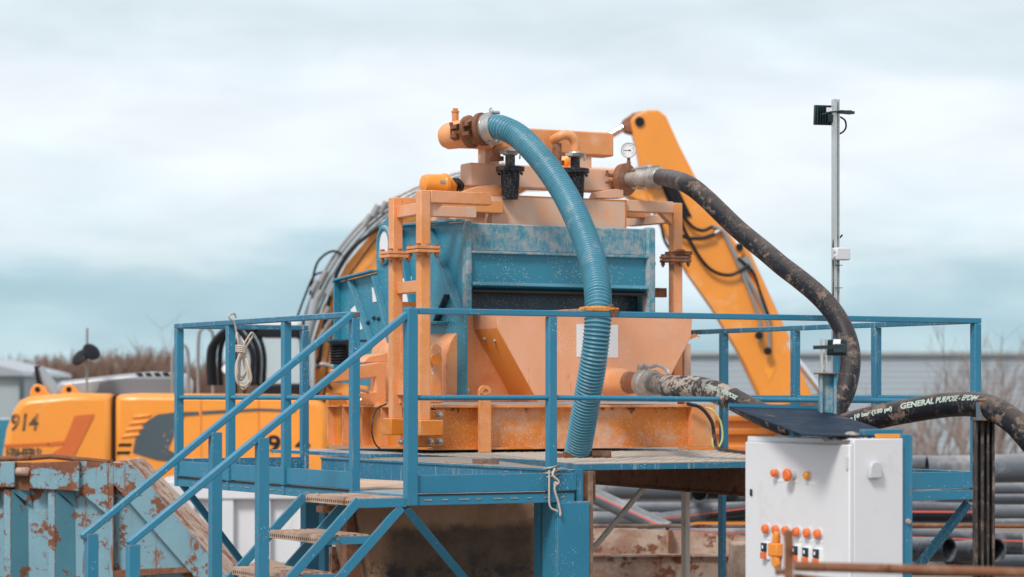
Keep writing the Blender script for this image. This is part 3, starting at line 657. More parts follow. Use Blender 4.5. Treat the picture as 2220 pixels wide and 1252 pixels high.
# ================================================================== PIPE STACKS
def pipe(p, q, r, mat, label, cat='pipe', stripe=False, group='plastic pipes stacked in the yard'):
    p = Vector(p); q = Vector(q); Ln = (q - p).length
    t = thing('plastic_pipe', label, cat, (p.x, p.y, max(0, p.z - r)), 0, group)
    m = MB(); m.lathe(p, q - p, [(.0, r * .86), (0, r), (Ln, r), (Ln, r * .86), (Ln - .4, r * .86)], 28, cap=False)
    m.lathe(p, q - p, [(.35, r * .87), (.4, r * .86)], 28); m.lathe(p, q - p, [(Ln - .45, r * .86), (Ln - .4, r * .86)], 28)
    b = m.build('body', mat, t)
    if stripe:
        d = (q - p).normalized(); a, up = frame(d)
        for an in (-1.25,):
            nrm = (a * math.cos(an + math.pi / 2) * 0 + up * .12 + Vector((0, -1, 0))).normalized(); nrm = (nrm - d * nrm.dot(d)).normalized(); s2 = d.cross(nrm)
            m = MB(); m.hexa([p + nrm * r * .97 - s2 * r * .10, p + nrm * r * .97 + s2 * r * .10, q + nrm * r * .97 + s2 * r * .10, q + nrm * r * .97 - s2 * r * .10,
                              p + nrm * r * 1.012 - s2 * r * .10, p + nrm * r * 1.012 + s2 * r * .10, q + nrm * r * 1.012 + s2 * r * .10, q + nrm * r * 1.012 - s2 * r * .10])
            sub('stripe', b, m, 'stripe')
    return t
def pp(x0, y0, Y0, x1, y1, Y1, dpx, mat, label, stripe=False):
    Ym = (Y0 + Y1) / 2; pipe(onY(x0, y0, Y0), onY(x1, y1, Y1), dpx / 2 * Ym / FPX, mat, label, stripe=stripe)
pp(2010, 1020, 27, 2330, 1013, 27, 62, 'pipegrey', 'thick dark grey pipe at the right edge, topmost of the stack')
pp(1880, 1003, 31, 2160, 1008, 30, 34, 'pipegrey', 'pale grey pipe on top of the stack behind the blue toe board')
pp(1900, 1062, 28, 2330, 1060, 28, 26, 'pipegrey', 'thin grey pipe second from top at the right edge')
pp(1900, 1086, 27.5, 2330, 1084, 27.5, 26, 'pipegrey', 'thin grey pipe third from top at the right edge')
pp(1900, 1110, 26.8, 2330, 1112, 26.8, 34, 'pipegrey', 'grey pipe just above the rusty rail at the right edge')
pp(1720, 1110, 25, 2112, 1112, 25, 44, 'pipe', 'black pipe with a red stripe ending beside the rusty hose stand', True)
pp(1720, 1138, 25.4, 2330, 1134, 25.4, 20, 'pipegrey', 'thin grey pipe half hidden by the rusty rail')
pp(1720, 1158, 24, 2214, 1175, 24, 40, 'pipe', 'black red-striped pipe with its open end at the right edge', True)
pp(1800, 1190, 23.6, 2070, 1192, 23.6, 40, 'pipe', 'black pipe low behind the blue diagonal brace')
pp(2058, 1192, 22.6, 1700, 1192, 24.0, 52, 'pipe', 'wide black pipe with open end at the bottom, left of the hose stand')
pp(2160, 1193, 22.6, 1800, 1215, 25.5, 48, 'pipe', 'wide black pipe with open end just right of the hose stand base')
pp(2170, 1196, 24.4, 2400, 1200, 24.4, 46, 'pipe', 'black pipe in the bottom right corner')
pp(1900, 1225, 23.4, 2400, 1225, 23.4, 44, 'pipe', 'lowest black pipe behind the foreground rail')
# seen under the deck
pp(1180, 1060, 29, 1500, 1064, 29, 42, 'pipegrey', 'wide grey pipe directly under the dark deck beam')
pp(1100, 1032, 30, 1520, 1040, 30, 34, 'pipe', 'black pipe at the back of the stack under the deck')
pp(1240, 1102, 27.5, 1476, 1102, 27.5, 26, 'pipegrey', 'short grey pipe with a dark open end under the deck')
pp(1150, 1125, 27, 1430, 1128, 27, 34, 'pipegrey', 'pale grey pipe low beside the blue column')
pp(1272, 1068, 26.5, 1450, 1150, 26, 36, 'pipegrey', 'grey pipe with a faint red stripe slanting down to the right', True)
pp(1380, 1134, 26.3, 1800, 1080, 26.3, 30, 'pipe', 'black red-striped pipe slanting up towards the control cabinet', True)
pp(1516, 1070, 26, 1512, 1060, 30, 34, 'pipe', 'black pipe end facing the camera under the deck beam')
pp(1560, 1075, 28, 1760, 1060, 28, 40, 'pipe', 'black pipe at the back left of the control cabinet')
pp(1450, 1152, 25.6, 1800, 1162, 25.6, 28, 'pipegrey', 'grey pipe just below the rusty rail under the deck', True)
pp(1480, 1105, 27.6, 1660, 1100, 27.6, 26, 'pipegrey', 'short grey pipe between the black ones left of the cabinet')
pp(1380, 1008, 31, 1790, 1004, 31, 52, 'pipe', 'black pipe directly behind the deck plate edge left of the cabinet')
pp(1370, 1060, 30.5, 1790, 1056, 30.5, 50, 'pipe', 'black pipe at the back under the deck, below the plate edge')
pp(1380, 1108, 30.2, 1790, 1106, 30.2, 50, 'pipe', 'black pipe at the back under the deck, behind the slanting red-striped pipe')
pp(1560, 968, 40, 1680, 970, 40, 16, 'pipegrey', 'far grey pipe on the ground behind the guard rail')

# rusty trough behind the deck
t = thing('rusty_trough', 'rusty two-tier steel trough with pale dried mud under the deck', 'trough', (1.6, 22.5, 0))
a, b = onY(1150, 0, 22.4).x, onY(1720, 0, 22.4).x
def zY(py, Y): return EYE + (858 - py) / FPX * Y
m = MB(); m.box(a, b, 22.4, 22.46, 0, zY(1207, 22.4), W3); m.box(a, b, 22.36, 22.52, zY(1207, 22.4), zY(1203, 22.4), W3); m.build('front_wall', 'rustpale', t)
m = MB(); m.prism([onY(x, y, 23) for x, y in [(1150, 1140), (1430, 1150), (1620, 1162), (1720, 1168), (1720, 1300), (1150, 1300)]], (0, .06, 0)); m.build('rear_wall', 'rustpale', t)
m = MB(); m.box(onY(1450, 0, 22.9).x, onY(1458, 0, 22.9).x, 22.88, 23, 0, zY(1150, 22.9), W3); m.build('rib', 'rust', t)
m = MB(); m.prism([onY(x, y, 21.9) for x, y in [(1592, 1182), (1640, 1178), (1640, 1260), (1586, 1260)]], (0, .5, 0)); m.build('end_box', 'rustpale', t, bevel=.01)
o = MB().cyl(onY(1150, 1141, 21.6), onY(1700, 1141, 21.6), .017).build('scaffold_tube', 'rustpale', base=onY(1150, 1200, 21.6) * 1.0)
tag(o, 'pale rusty scaffold tube running level under the deck', 'scaffold tube', 'rusty rails around the pit')
o = MB().cyl(onY(1900, 1139, 20.5), onY(2400, 1142, 20.5), .018).build('scaffold_tube', 'rust', base=onY(1900, 1200, 20.5))
tag(o, 'brown rusty scaffold tube in front of the red-striped pipes at right', 'scaffold tube', 'rusty rails around the pit')

# ================================================================== STEEL PLATFORM
ZT, ZM, ZD = 2.715, 2.187, 1.615
t = thing('steel_platform', 'blue steel platform with guard rails, toe boards and diagonal braces around the machine', 'platform', O, A)
plat = t
pw = .055
def post(u, v, z0, z1, mat='rail', w_=pw): MB().box(u - w_ / 2, u + w_ / 2, v - w_ / 2, v + w_ / 2, z0, z1).build('post', mat, t, bevel=.005)
post(0, 0, 1.552, ZT - .002, 'rail', .068)
for u in (.948,): post(u, 0, 1.552, ZT - .038)
for u in (3.074, 4.19): post(u, 0, 1.5, ZT - .038)
for v in (.78, 1.83, 2.78, 3.75): post(0, v, 1.552, ZT - .038)
post(.978, 3.75, 1.62, ZT - .038, 'railworn')
for v in (1.10, 2.09, 3.05): post(4.19, v, 1.5, ZT - .038, 'railworn')
hw = .028
def railbar(u0, u1, v0, v1, mat='rail'):
    m = MB(); m.box(u0, u1, v0, v1, ZT - .036, ZT); m.build('top_rail', mat, t, bevel=.005)
railbar(hw + .007, 4.19 + hw, -hw, hw); railbar(-hw, hw, .78 - hw, 3.75 + hw, 'railworn'); railbar(hw + .002, 1.0, 3.75 - hw, 3.75 + hw, 'railworn')
railbar(4.19 - hw, 4.19 + hw, hw + .002, 3.62, 'railworn')
m = MB(); c = P(4.19 + hw + .001, 0, ZT - .018); m.box(4.19 + hw - .02, 4.19 + hw + .003, -.02, .02, ZT - .03, ZT - .006); m.build('tube_end', 'rust', t)
m = MB(); m.box(-.016, .016, .78 - hw - .003, .78 - hw + .01, ZT - .03, ZT - .008); m.build('tube_end', 'rust', t)
for a, b in [(P(.034, 0, ZM), P(.92, 0, ZM)), (P(.976, 0, ZM), P(3.046, 0, ZM - .02)), (P(3.1, 0, ZM - .02), P(4.16, 0, ZM - .025)), (P(0, .808, ZM), P(0, 1.8, ZM)), (P(0, 1.858, ZM), P(0, 2.75, ZM)), (P(0, 2.81, ZM), P(0, 3.72, ZM)),
             (P(.03, 3.75, ZM), P(.95, 3.75, ZM)), (P(4.19, .03, ZM), P(4.19, 1.07, ZM)), (P(4.19, 1.13, ZM), P(4.19, 2.06, ZM)), (P(4.19, 2.12, ZM), P(4.19, 3.02, ZM)), (P(4.19, 3.08, ZM), P(4.19, 3.6, ZM))]:
    m = MB(); m.cyl(a, b, .0165, 14); m.build('mid_rail', 'rail', t)
def toe(u0, u1, v0, v1, mat='rail', z0=1.623, z1=1.731): MB().box(u0, u1, v0, v1, z0, z1).build('toe_board', mat, t, bevel=.003)
toe(.034, .92, -.012, .006); toe(.976, 1.12, -.012, .006)
for a, b in ((.808, 1.80), (1.858, 2.752), (2.808, 3.722)): toe(-.012, .006, a, b)
toe(.0, .95, 3.74, 3.758, 'railworn', 1.6, 1.75)
toe(3.2, 4.162, -.012, .006, z0=1.585, z1=1.695); toe(4.184, 4.2, .03, 3.6, 'railworn', 1.585, 1.695)
def chan(u0, u1, v0, v1, z0=1.552, z1=1.613): MB().box(u0, u1, v0, v1, z0, z1).build('edge_beam', 'rail', t, bevel=.004)
chan(.034, 1.10, -.02, .03); chan(-.02, .03, .036, 3.72); chan(.03, 1.0, 3.73, 3.78); chan(2.6, 4.16, -.02, .03, 1.51, 1.575); chan(4.17, 4.22, .03, 3.6, 1.51, 1.575)
m = MB(); m.box(-.028, -.018, .79, 3.72, 1.612, 1.620); m.box(.04, 1.1, -.024, -.018, 1.612, 1.620); m.build('seam', 'hole', t)
# weld beads
m = MB()
for k in range(9):
    u = .08 + k * .115; m.bar(P(u, -.0225, 1.585), P(u + random.uniform(.03, .09), -.0225, 1.585), .003, .006)
for k in range(20):
    v = .85 + k * .14; m.bar(P(-.0225, v, 1.583), P(-.0225, v + random.uniform(.02, .08), 1.583), .003, .006)
m.build('weld_bead', 'steel', t)
# grating
def grating(u0, u1, v0, v1, z):
    m = MB(); m.box(u0, u1, v0, v1, z - .03, z - .024)
    k = int((u1 - u0) / .034)
    for i in range(k): uu = u0 + i * .034; m.box(uu, uu + .004, v0, v1, z - .024, z)
    k = int((v1 - v0) / .08)
    for i in range(k): vv = v0 + i * .08; m.box(u0, u1, vv, vv + .004, z - .02, z - .002)
    return m.build('walkway_grating', 'galv', t, smooth=False)
grating(.03, 1.06, .0, 3.73, ZD); grating(3.95, 4.17, .03, 3.6, 1.58)
# longitudinal main beam under the machine
m = MB(); m.box(1.09, 1.25, .02, 3.72, 1.732, 1.75); m.box(1.10, 1.112, .02, 3.72, 1.56, 1.732); m.box(1.09, 1.25, .02, 3.72, 1.545, 1.56); mb_ = m.build('main_beam', 'railworn', t, bevel=.003)
m = MB(); m.box(1.12, 1.16, -.02, .03, 1.55, 1.75); m.build('beam_end', 'railworn', t)
# big column
m = MB(); m.box(.974, 1.2, -.03, -.012, 0, 1.55); m.box(.974, .99, -.012, .18, 0, 1.55); m.box(.974, 1.2, .15, .18, 0, 1.55); cl = m.build('column', 'rail', t, bevel=.004)
m = MB(); m.box(.985, 1.19, -.026, .16, 1.551, 1.558); sub('weld_plate', cl, m, 'tealdust')
m = MB(); m.box(1.165, 1.26, .0, .1, 1.56, 1.74); m.build('spacer_block', 'rust', t, bevel=.004)
m = MB(); m.box(1.202, 1.232, -.02, .16, 0, 1.74); m.build('packing_board', 'timber', t, bevel=.004)
# dark rusty longitudinal beam beneath the checker plate
a0, a1, b0, b1 = onv(1276, 1049, 2.6), None, onv(1640, 1078, .1), None
m = MB()
def beamuz(pa, pb):
    ua, va, za = uvz(pa); ub, vb, zb = uvz(pb)
    A_ = P(ua, va, 1.735); B_ = P(ub, vb, 1.735); a_ = P(ua, va, za + .012); b_ = P(ub, vb, zb + .012)
    m.prism([A_, B_, b_, a_], V * .02 + U * .01)
    s_ = U * -.02 + V * -.06
    m.prism([a_ + s_, b_ + s_, b_ + U * .12, a_ + U * .12], Z * -.014)
beamuz(a0, b0); m.build('cross_beam', 'rust', t)
# checker plate deck
m = MB(); pl = [onz(1064, 984, 1.788), P(1.12, .0, 1.788), P(3.35, 0, 1.788), P(3.9, .3, 1.788), P(3.9, 2.9, 1.788), P(1.75, 2.9, 1.788)]
m.prism([p - Z * .006 for p in pl], Z * .006); dk = m.build('deck_plate', 'plate', t)
m = MB(); m.prism([p - Z * .045 for p in [pl[0], pl[1], P(3.35, 0, 1.788)]] + [P(3.35, .02, 1.743), P(1.13, .02, 1.743), pl[0] + U * .02 - Z * .045], Z * .038); sub('edge', dk, m, 'railworn', bevel=.002)
rnd = random.Random(3); m = MB()
for i in range(46):
    for j in range(40):
        u = 1.3 + i * .055; v = .12 + j * .068; sgn = 1 if (i + j) % 2 else -1
        if u > 3.8: continue
        pq = P(u, v, 1.7895); qd = (U * sgn + V).normalized() * .018; m.bar(pq - qd, pq + qd, .006, .004)
sub('chequer', dk, m, 'plate')
# inner deck under the machine
m = MB(); m.box(1.12, 4.0, 2.9, 4.7, 1.76, 1.785); m.build('base_plate', 'railworn', t)
# braces
def brace(p, q, w_=.045, mat='rail'): MB().bar(p, q, w_, w_, U).build('brace', mat, t, bevel=.004)
brace(onv(878, 1100, .02), onv(1015, 1265, .3), .05); brace(onu(392, 1046, .0), onu(540, 1240, .55), .045, 'rail'); brace(onv(2100, 1090, .05), onv(1985, 1236, .3), .05, 'railworn')
brace(onv(1402, 1050, 3.4), onv(1268, 1212, 3.4), .036, 'cream')
# rear legs
for px, mt, ww in ((1491, 'cream', .045), (1570, 'railworn', .04)):
    u = uof(px, 3.3); MB().box(u - ww / 2, u + ww / 2, 3.3, 3.36, 0, 1.7).build('leg', mt, t, bevel=.004)
for px, ww, v in ((679, .12, 3.7), (712, .06, 3.0), (1188, .09, .25)):
    u = uof(px, v); MB().box(u - ww / 2, u + ww / 2, v, v + .1, 0, 1.545).build('leg', 'rail', t, bevel=.004)
post(4.19, .0, 1.5, 1.53)

# stairs
t = thing('staircase', 'blue steel stairs with perforated rusty treads and sloping handrails, left of the platform', 'stairs', P(-1.6, .39, 0), A)
def zh(u): return ZT - .02 + u * .757
def zstr(u): return 1.615 + (u + .33) * 1.0
for v in (0.0, .78):
    e = P(-1.745, v, zh(-1.745)); m = MB(); m.bar(P(-.02 if v else .0, v - (.0), zh(0)), e, .052, .038, V); hr = m.build('handrail', 'rail', t, bevel=.006)
    for u in ((-.915, -1.688) if v else (-.943, -1.718)):
        m = MB(); m.box(u - .034, u + .034, v - .03, v + .03, max(0, zstr(u) - .12), zh(u) - .022); m.build('handrail_post', 'rail', t, bevel=.004)
    for off in (0, -.0):
        pass
    v_ = v
    m = MB(); m.bar(P(-.335, v_, 1.59), P(-1.92, v_, 0.0), .022, .055, V); m.build('stringer', 'rail', t, bevel=.003)
    m = MB(); m.bar(P(-.06, v_, 1.545), P(-1.62, v_, -.02), .022, .055, V); m.build('stringer', 'rail', t, bevel=.003)
    m = MB(); m.box(-.34, -.03, v - .012, v + .012, 1.545, 1.60); m.build('landing_bracket', 'rail', t, bevel=.003)
def tread(uf, z, first=False):
    d = .33; m = MB(); m.box(uf, uf + d, .02, .76, z - .045, z - .004)
    k = 7
    for i in range(k): uu = uf + .004 + i * d / k; m.box(uu, uu + d / k * .55, .025, .755, z - .004, z + .004)
    m.m(1)
    for i in range(24): vv = .05 + i * .0295; m.box(uf - .0012, uf + .004, vv, vv + .011, z - .034, z - .018)
    m.m(0); o = m.build('tread', ['tread', 'hole'], t, smooth=False)
    if not first:
        m = MB(); 
        for v in (-.0, .768): m.box(uf + .02, uf + d + .02, v, v + .012, z - .05, z - .005)
        sub('side_plate', o, m, 'rail')
        return o
tread(-.335, 1.60, True)
for k in range(1, 8): tread(-.335 - .24 * k, 1.60 - .213 * k)
m = MB()
for k in range(1, 8):
    bolt(m, P(-.335 - .24 * k + .1, -.012, 1.58 - .213 * k), -V, .008, .008)
m.build('bolt', 'rail', t)

# things on the platform
o = MB().prism([P(.12, 1.0, 1.618), P(.62, .85, 1.618), P(.95, 1.4, 1.618), P(.8, 2.3, 1.618), P(.2, 2.2, 1.618)], Z * .012).build('plywood_sheet', 'wood', base=P(.5, 1.5, 1.618))
tag(o, 'pale plywood sheet lying on the walkway at the top of the stairs', 'plywood')
o = MB().box(1.12, 1.245, 1.22, 1.36, 1.751, 1.786).build('timber_block', 'timber', base=P(1.18, 1.3, 1.751)); tag(o, 'small worn timber block wedged on the blue beam under the lifting bar', 'timber block')
m = MB(); rnd = random.Random(2)
for k in range(900):
    v = rnd.uniform(.25, 3.2); u = 1.1 + abs(rnd.gauss(0, .045)); r = rnd.uniform(.002, .007)
    p = P(u, v, 1.7505); m.lathe(p, Z, [(0, r), (r * .6, r * .8), (r, r * .2)], 5)
o = m.build('gravel', 'mud', smooth=False); struct(o, 'stuff'); tag(o, 'dried grit scattered along the top of the blue beam', 'grit')

# rope coil on post (px 525)
def ropeloops():
    m = MB(); Yr = 17.1; base = onY(522, 790, Yr); rnd = random.Random(4); r = .0065
    pp_ = lambda x, y, dy=0: onY(x, y, Yr + dy)
    for k in range(7):
        a = rnd.uniform(-3, 3); w_ = rnd.uniform(8, 17); b = rnd.uniform(812, 846); x = 526 + rnd.uniform(-4, 4); dy = rnd.uniform(-.03, .03)
        m.tube(spline([pp_(x - 2, 765, dy), pp_(x - w_, 790 + a, dy), pp_(x - w_ * .9, b - 12, dy), pp_(x + a, b, -dy), pp_(x + w_, b - 14, -dy), pp_(x + w_ * .7, 792, -dy), pp_(x + 1, 765, dy)], 8), r, 7)
    for k in range(4):
        y = 752 + k * 4; m.ring(pp_(523, y), Vector((.15, .1, 1)), .035, r, 14, 7)
    m.tube(spline([pp_(522, 770), pp_(516, 740, -.03), pp_(514, 722, -.02), pp_(520, 732, .02), pp_(530, 745), pp_(524, 760), pp_(519, 768)], 8), r, 7)
    m.tube(spline([pp_(524, 760), pp_(534, 738, -.02), pp_(545, 722, -.03), pp_(548, 728), pp_(538, 745, .01), pp_(526, 762)], 8), r, 7)
    m.tube(spline([pp_(514, 730), pp_(508, 700, -.03), pp_(497, 690, -.06), pp_(498, 683, -.05), pp_(508, 681, .05), pp_(512, 690, .06)], 8), r, 7)
    return m.build('rope', 'rope', base=pp_(525, 846))
tag(ropeloops(), 'coil of pale rope tied up and hanging from the left guard rail post', 'rope')
m = MB(); q = lambda du, dv, z: P(.948 + du, dv, z)
for k, z in enumerate((1.765, 1.735, 1.712)): m.tube([q(-.036, -.036, z), q(.036, -.038, z + .012), q(.036, .036, z), q(-.036, .036, z - .01)], .006, 7, closed=True)
m.tube(spline([q(-.036, -.04, 1.75), q(-.038, -.042, 1.62), q(-.03, -.04, 1.53), q(.02, -.045, 1.50)], 6), .006, 7)
m.tube(spline([q(.0, -.045, 1.76), q(-.02, -.055, 1.72), q(.02, -.058, 1.68), q(-.005, -.05, 1.64), q(.02, -.05, 1.56), q(.035, -.05, 1.50)], 6), .0065, 7)
m.ring(q(.0, -.05, 1.665), U, .012, .006, 10, 6); m.lathe(q(.035, -.05, 1.50), -Z, [(0, .006), (.02, .009), (.03, .003)], 8)
o = m.build('rope', 'rope', base=P(.948, -.04, 1.5)); tag(o, 'short pale rope knotted round the foot of the front guard rail post', 'rope')

# mud vessel under the walkway
t = thing('mud_tank', 'mud-stained brown tank with tapering side standing in the shade under the platform', 'tank', P(.6, 2, 0), A)
v0 = 1.25
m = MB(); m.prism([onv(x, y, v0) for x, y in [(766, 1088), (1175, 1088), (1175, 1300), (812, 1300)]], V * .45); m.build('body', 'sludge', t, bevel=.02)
m = MB(); m.prism([onv(x, y, v0 - .02) for x, y in [(700, 1098), (768, 1098), (772, 1112), (700, 1112)]], V * .1); m.prism([onv(x, y, v0) for x, y in [(752, 1100), (764, 1100), (790, 1300), (752, 1300)]], V * .1); m.build('bracket', 'rust', t)
for y in (1105, 1128): m = MB(); m.lathe(onv(1166, y, v0 - .04), V, [(0, .012), (.04, .012)], 8); m.build('stud', 'rust', t)
MB().box(uof(720, 1.9), uof(756, 1.9), 1.9, 1.95, 0, 1.2).build('side_post', 'rustpale', t)

# ================================================================== SEPARATOR MACHINE
t = thing('slurry_separator', 'orange and teal slurry separator with vibrating screen, hopper tank and cyclones on the platform', 'machine', P(2.7, 3.6, 1.79), A)
mach = t
ub0, ub1, vb0, vb1 = 1.54, 3.92, 2.76, 4.6
# base frame
m = MB(); zb = 1.812; ztp = 2.134
m.box(ub0, ub1, vb0, vb0 + .14, ztp - .022, ztp); m.box(ub0, ub0 + .14, vb0 + .14, vb1, ztp - .022, ztp); m.box(ub1 - .14, ub1, vb0 + .14, vb1, ztp - .022, ztp); m.build('base_flange', 'peach', t, bevel=.003)
m = MB(); m.box(ub0 + .06, ub1 - .06, vb0 + .06, vb0 + .075, zb + .015, ztp - .022); m.box(ub0, ub1, vb0, vb0 + .14, zb, zb + .015); m.build('base_beam', 'orangesplash', t)  # recessed web: its shade is put into a deeper orange than the flange
m = MB(); m.box(ub0 + .06, ub0 + .075, vb0 + .14, vb1, zb + .015, ztp - .022); m.box(ub0, ub0 + .14, vb0 + .14, vb1, zb, zb + .015); m.build('base_beam', 'orange', t)  # side web darkened the same way, shade in the colour
m = MB(); m.box(ub0 + .12, ub1 - .12, vb0 + .2, vb1, zb + .02, ztp - .03); m.build('base_core', 'orange', t)
for v in (2.95, 3.3, 3.62, 3.95, 4.3, 4.58): MB().box(ub0 + .004, ub0 + .06, v, v + .012, zb + .015, ztp - .022).build('stiffener', 'peach', t)
u = uof(1500, vb0); MB().box(u, ub1, vb0 - .01, vb0 + .06, zb, ztp - .022).build('stiffener', 'peach', t, bevel=.003)
# lifting bar w/ eye
u = uof(1050, vb0 - .03); m = MB(); m.box(u - .048, u + .048, vb0 - .05, vb0 - .02, zb - .02, zof(1050, 852, vb0)); lb = m.build('lifting_bar', 'peach', t, bevel=.004)
m = MB(); c = P(u, vb0 - .05, zof(1050, 850, vb0)); m.lathe(c, V, [(0, .045), (0, .048), (.03, .048), (.03, .022), (0, .022), (0, .045)], 24, cap=False); sub('lifting_eye', lb, m, 'peach')
# tank with projecting hopper
vp = 2.75
hp = [(1078, 680), (1501, 688), (1498, 732), (1462, 800), (1428, 872), (1166, 872), (1078, 712)]
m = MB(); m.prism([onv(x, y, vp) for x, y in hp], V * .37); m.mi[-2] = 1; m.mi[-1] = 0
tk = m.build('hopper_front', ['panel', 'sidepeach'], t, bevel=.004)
m = MB(); m.prism([onv(x, y, 3.12) for x, y in [(1000, 684), (1480, 688), (1470, 872), (968, 872), (968, 770), (974, 745), (984, 728), (1000, 716)]], V * 1.3); m.build('tank', 'tankmix', t, bevel=.006)
m = MB(); m.prism([onv(x, y, vp - .003) for x, y in [(1250, 703), (1340, 705), (1340, 776), (1250, 774)]], V * .002); sub('notice', tk, m, 'paper')
m = MB()
pa = onv(1078, 712, vp); pb = onv(1166, 872, vp)
for (f, g_) in ((.13, .25), (.16, .62)):
    c = pa.lerp(pb, f) + V * (.37 * (1 - g_)); n_ = (-(U) - Z * .5).normalized(); bolt(m, c, n_, .012, .012)
for px, py in ((1012, 848),): bolt(m, onv(px, py, 3.11), -V, .02, .03)
m.build('bolt', 'steel', t)
m = MB(); m.prism([onv(x, y, vp) for x, y in [(1498, 728), (1508, 724), (1518, 732), (1512, 730), (1498, 736)]], V * .01); m.build('bent_tab', 'orange', t)
MB().box(uof(1476, 3.2), uof(1490, 3.2), 3.15, 3.25, ztp, 2.6).build('side_rib', 'peachdust', t)
# outlet pipe
c0 = onv(1322, 828, vp); dd = (-V + Z * -.03 + U * .0).normalized()
m = MB(); m.lathe(c0, dd, [(-.02, .105), (.03, .105), (.16, .103), (.28, .082)], 28); sp = m.build('outlet_pipe', 'peach', t)
m = MB(); m.lathe(c0 + dd * .28, dd, [(0, .078), (.2, .078), (.2, .084)], 28); sub('nozzle', sp, m, 'rustflange')
m = MB(); m.lathe(c0 + dd * .46, dd, [(0, .085), (.01, .102), (.07, .102), (.08, .088), (.12, .088), (.12, .1), (.15, .1), (.16, .08)], 28)
m.tube(spline([c0 + dd * .47 + Z * .10, c0 + dd * .50 + Z * .135 , c0 + dd * .56 + Z * .12, c0 + dd * .68 + Z * .135, c0 + dd * .80 + Z * .10, c0 + dd * .82 + Z * .07], 6), .014, 8)
m.lathe(c0 + dd * .46 + Z * .11 - U * .03, U, [(0, .03), (.06, .03)], 12); cpl = m.build('lever_coupling', 'alu', t, bevel=.002)
OUT = c0 + dd * .60

# screen box (teal)
vf = 2.98; uL = uof(1018, vf); uR = uof(1418, vf)
def zz(px, py, v=vf): return zof(px, py, v)
zTop = zz(1020, 483); zL1 = zz(1020, 547); zL2 = zz(1020, 620); zBo = zz(1020, 672)
m = MB(); m.box(uL + .01, uR - .07, vf, vf + .06, zL1 + .01, zTop); fp = m.build('front_panel', 'tealdust', t, bevel=.01)
m = MB(); m.box(uL + .005, uR - .06, vf - .03, vf + .08, zL1 - .008, zL1 + .010); m.build('ledge', 'tealdust', t, bevel=.004)
m = MB(); m.box(uL + .01, uR - .07, vf + .005, vf + .06, zL2, zL1 - .008); m.build('front_panel', 'teal', t)
m = MB(); m.prism([P(uL + .01, vf - .02, zL2 + .03), P(uL + .01, vf - .045, zL2 + .005), P(uL + .01, vf + .04, zL2 - .03), P(uL + .01, vf + .06, zL2 + .03)], U * (uR - uL - .08)); m.build('lip', 'teal2', t, bevel=.004)
m = MB(); m.box(uL + .01, uR - .05, vf + .16, vf + .2, ztp + .5, zL2); m.build('inner_screen', 'darkblue', t)
m = MB(); m.box(uL + .012, uR - .08, vf - .035, vf + .15, zL2 - .045, zL2 - .03); m.build('lip_underside', 'hole', t)
for a, b, f in ((uL - .035, uL + .012, 'tealdust'), (uR - .075, uR, 'tealdust')):
    m = MB(); m.box(a, b, vf - .03, vf + .06, zBo - .02, zTop + .012); m.build('corner_flange', f, t, bevel=.018)
# side plates: traced on the plane u = uL
uS = uL - .03
side = [(1008, 482), (868, 492), (842, 470), (822, 492), (815, 560), (817, 592), (738, 612), (738, 830), (980, 862), (1010, 862)]
def side_pts(lst, u): return [onu(x, y, u) for x, y in lst]
m = MB(); m.prism(side_pts(side, uS), U * .015); sd = m.build('side_plate', 'teal', t)
m = MB(); off = U * ((uR - .01) - uS)
m.prism([p + off for p in side_pts([(1008, 482), (868, 490), (817, 592), (738, 612), (738, 830), (980, 862), (1010, 862)], uS)], U * .015); m.build('side_plate', 'teal', t)
# flange along the top of the side plate, ribs
def strip(pa, pb, wd, th, mat, nm, u=None):
    a = onu(*pa, uS); b = onu(*pb, uS); m = MB(); d = b - a; n2 = d.cross(U).normalized() * th / 2
    m.hexa([a - n2, a + n2, a + n2 - U * wd, a - n2 - U * wd, b - n2, b + n2, b + n2 - U * wd, b - n2 - U * wd]); m.build(nm, mat, t, bevel=.003)
strip((1008, 478), (868, 490), .07, .018, 'teal', 'top_flange'); strip((818, 588), (738, 608), .07, .018, 'teal', 'top_flange'); strip((738, 608), (738, 830), .06, .016, 'teal', 'end_flange')
strip((938, 498), (1008, 680), .06, .03, 'teal2', 'diagonal_rib'); strip((872, 500), (900, 660), .05, .03, 'teal2', 'diagonal_rib'); strip((818, 600), (860, 770), .05, .03, 'teal2', 'diagonal_rib'); strip((766, 610), (830, 800), .05, .03, 'teal2', 'diagonal_rib')
strip((975, 640), (950, 700), .05, .02, 'darkblue', 'bracket_rib'); strip((934, 700), (972, 700), .1, .02, 'teal', 'bracket_rib')
m = MB(); c = onu(834, 533, uS - .004); a_ = [c + (V * math.cos(k * math.pi / 14) * .105 + Z * math.sin(k * math.pi / 14) * .135) for k in range(28)]; m.tube([x for x in a_], .022, 8, closed=True); m.build('lug_ring', 'teal', t)
m = MB(); m.prism([c - U * .004 + (V * math.cos(k * math.pi / 14) * .09 + Z * math.sin(k * math.pi / 14) * .12) for k in range(28)], U * .003)
m.build('lug_opening', 'paper', t)
m = MB(); m.prism(side_pts([(806, 624), (825, 622), (826, 652), (808, 656)], uS - .004), U * .003); m.build('sticker', 'paper', t)
m = MB(); m.prism(side_pts([(760, 672), (774, 658), (784, 662), (790, 712), (774, 718)], uS - .004), U * .003); m.build('sticker', 'paper', t)
m = MB(); m.prism(side_pts([(864, 606), (892, 600), (892, 655), (866, 668)], uS - .004), U * .003); m.build('sticker', 'paper', t)
m = MB()
for (x, y) in [(752, 690), (812, 690), (822, 692), (770, 730), (848, 740), (800, 700)]: bolt(m, onu(x, y, uS), -U, .014, .02)
m.build('bolt', 'darkblue', t)
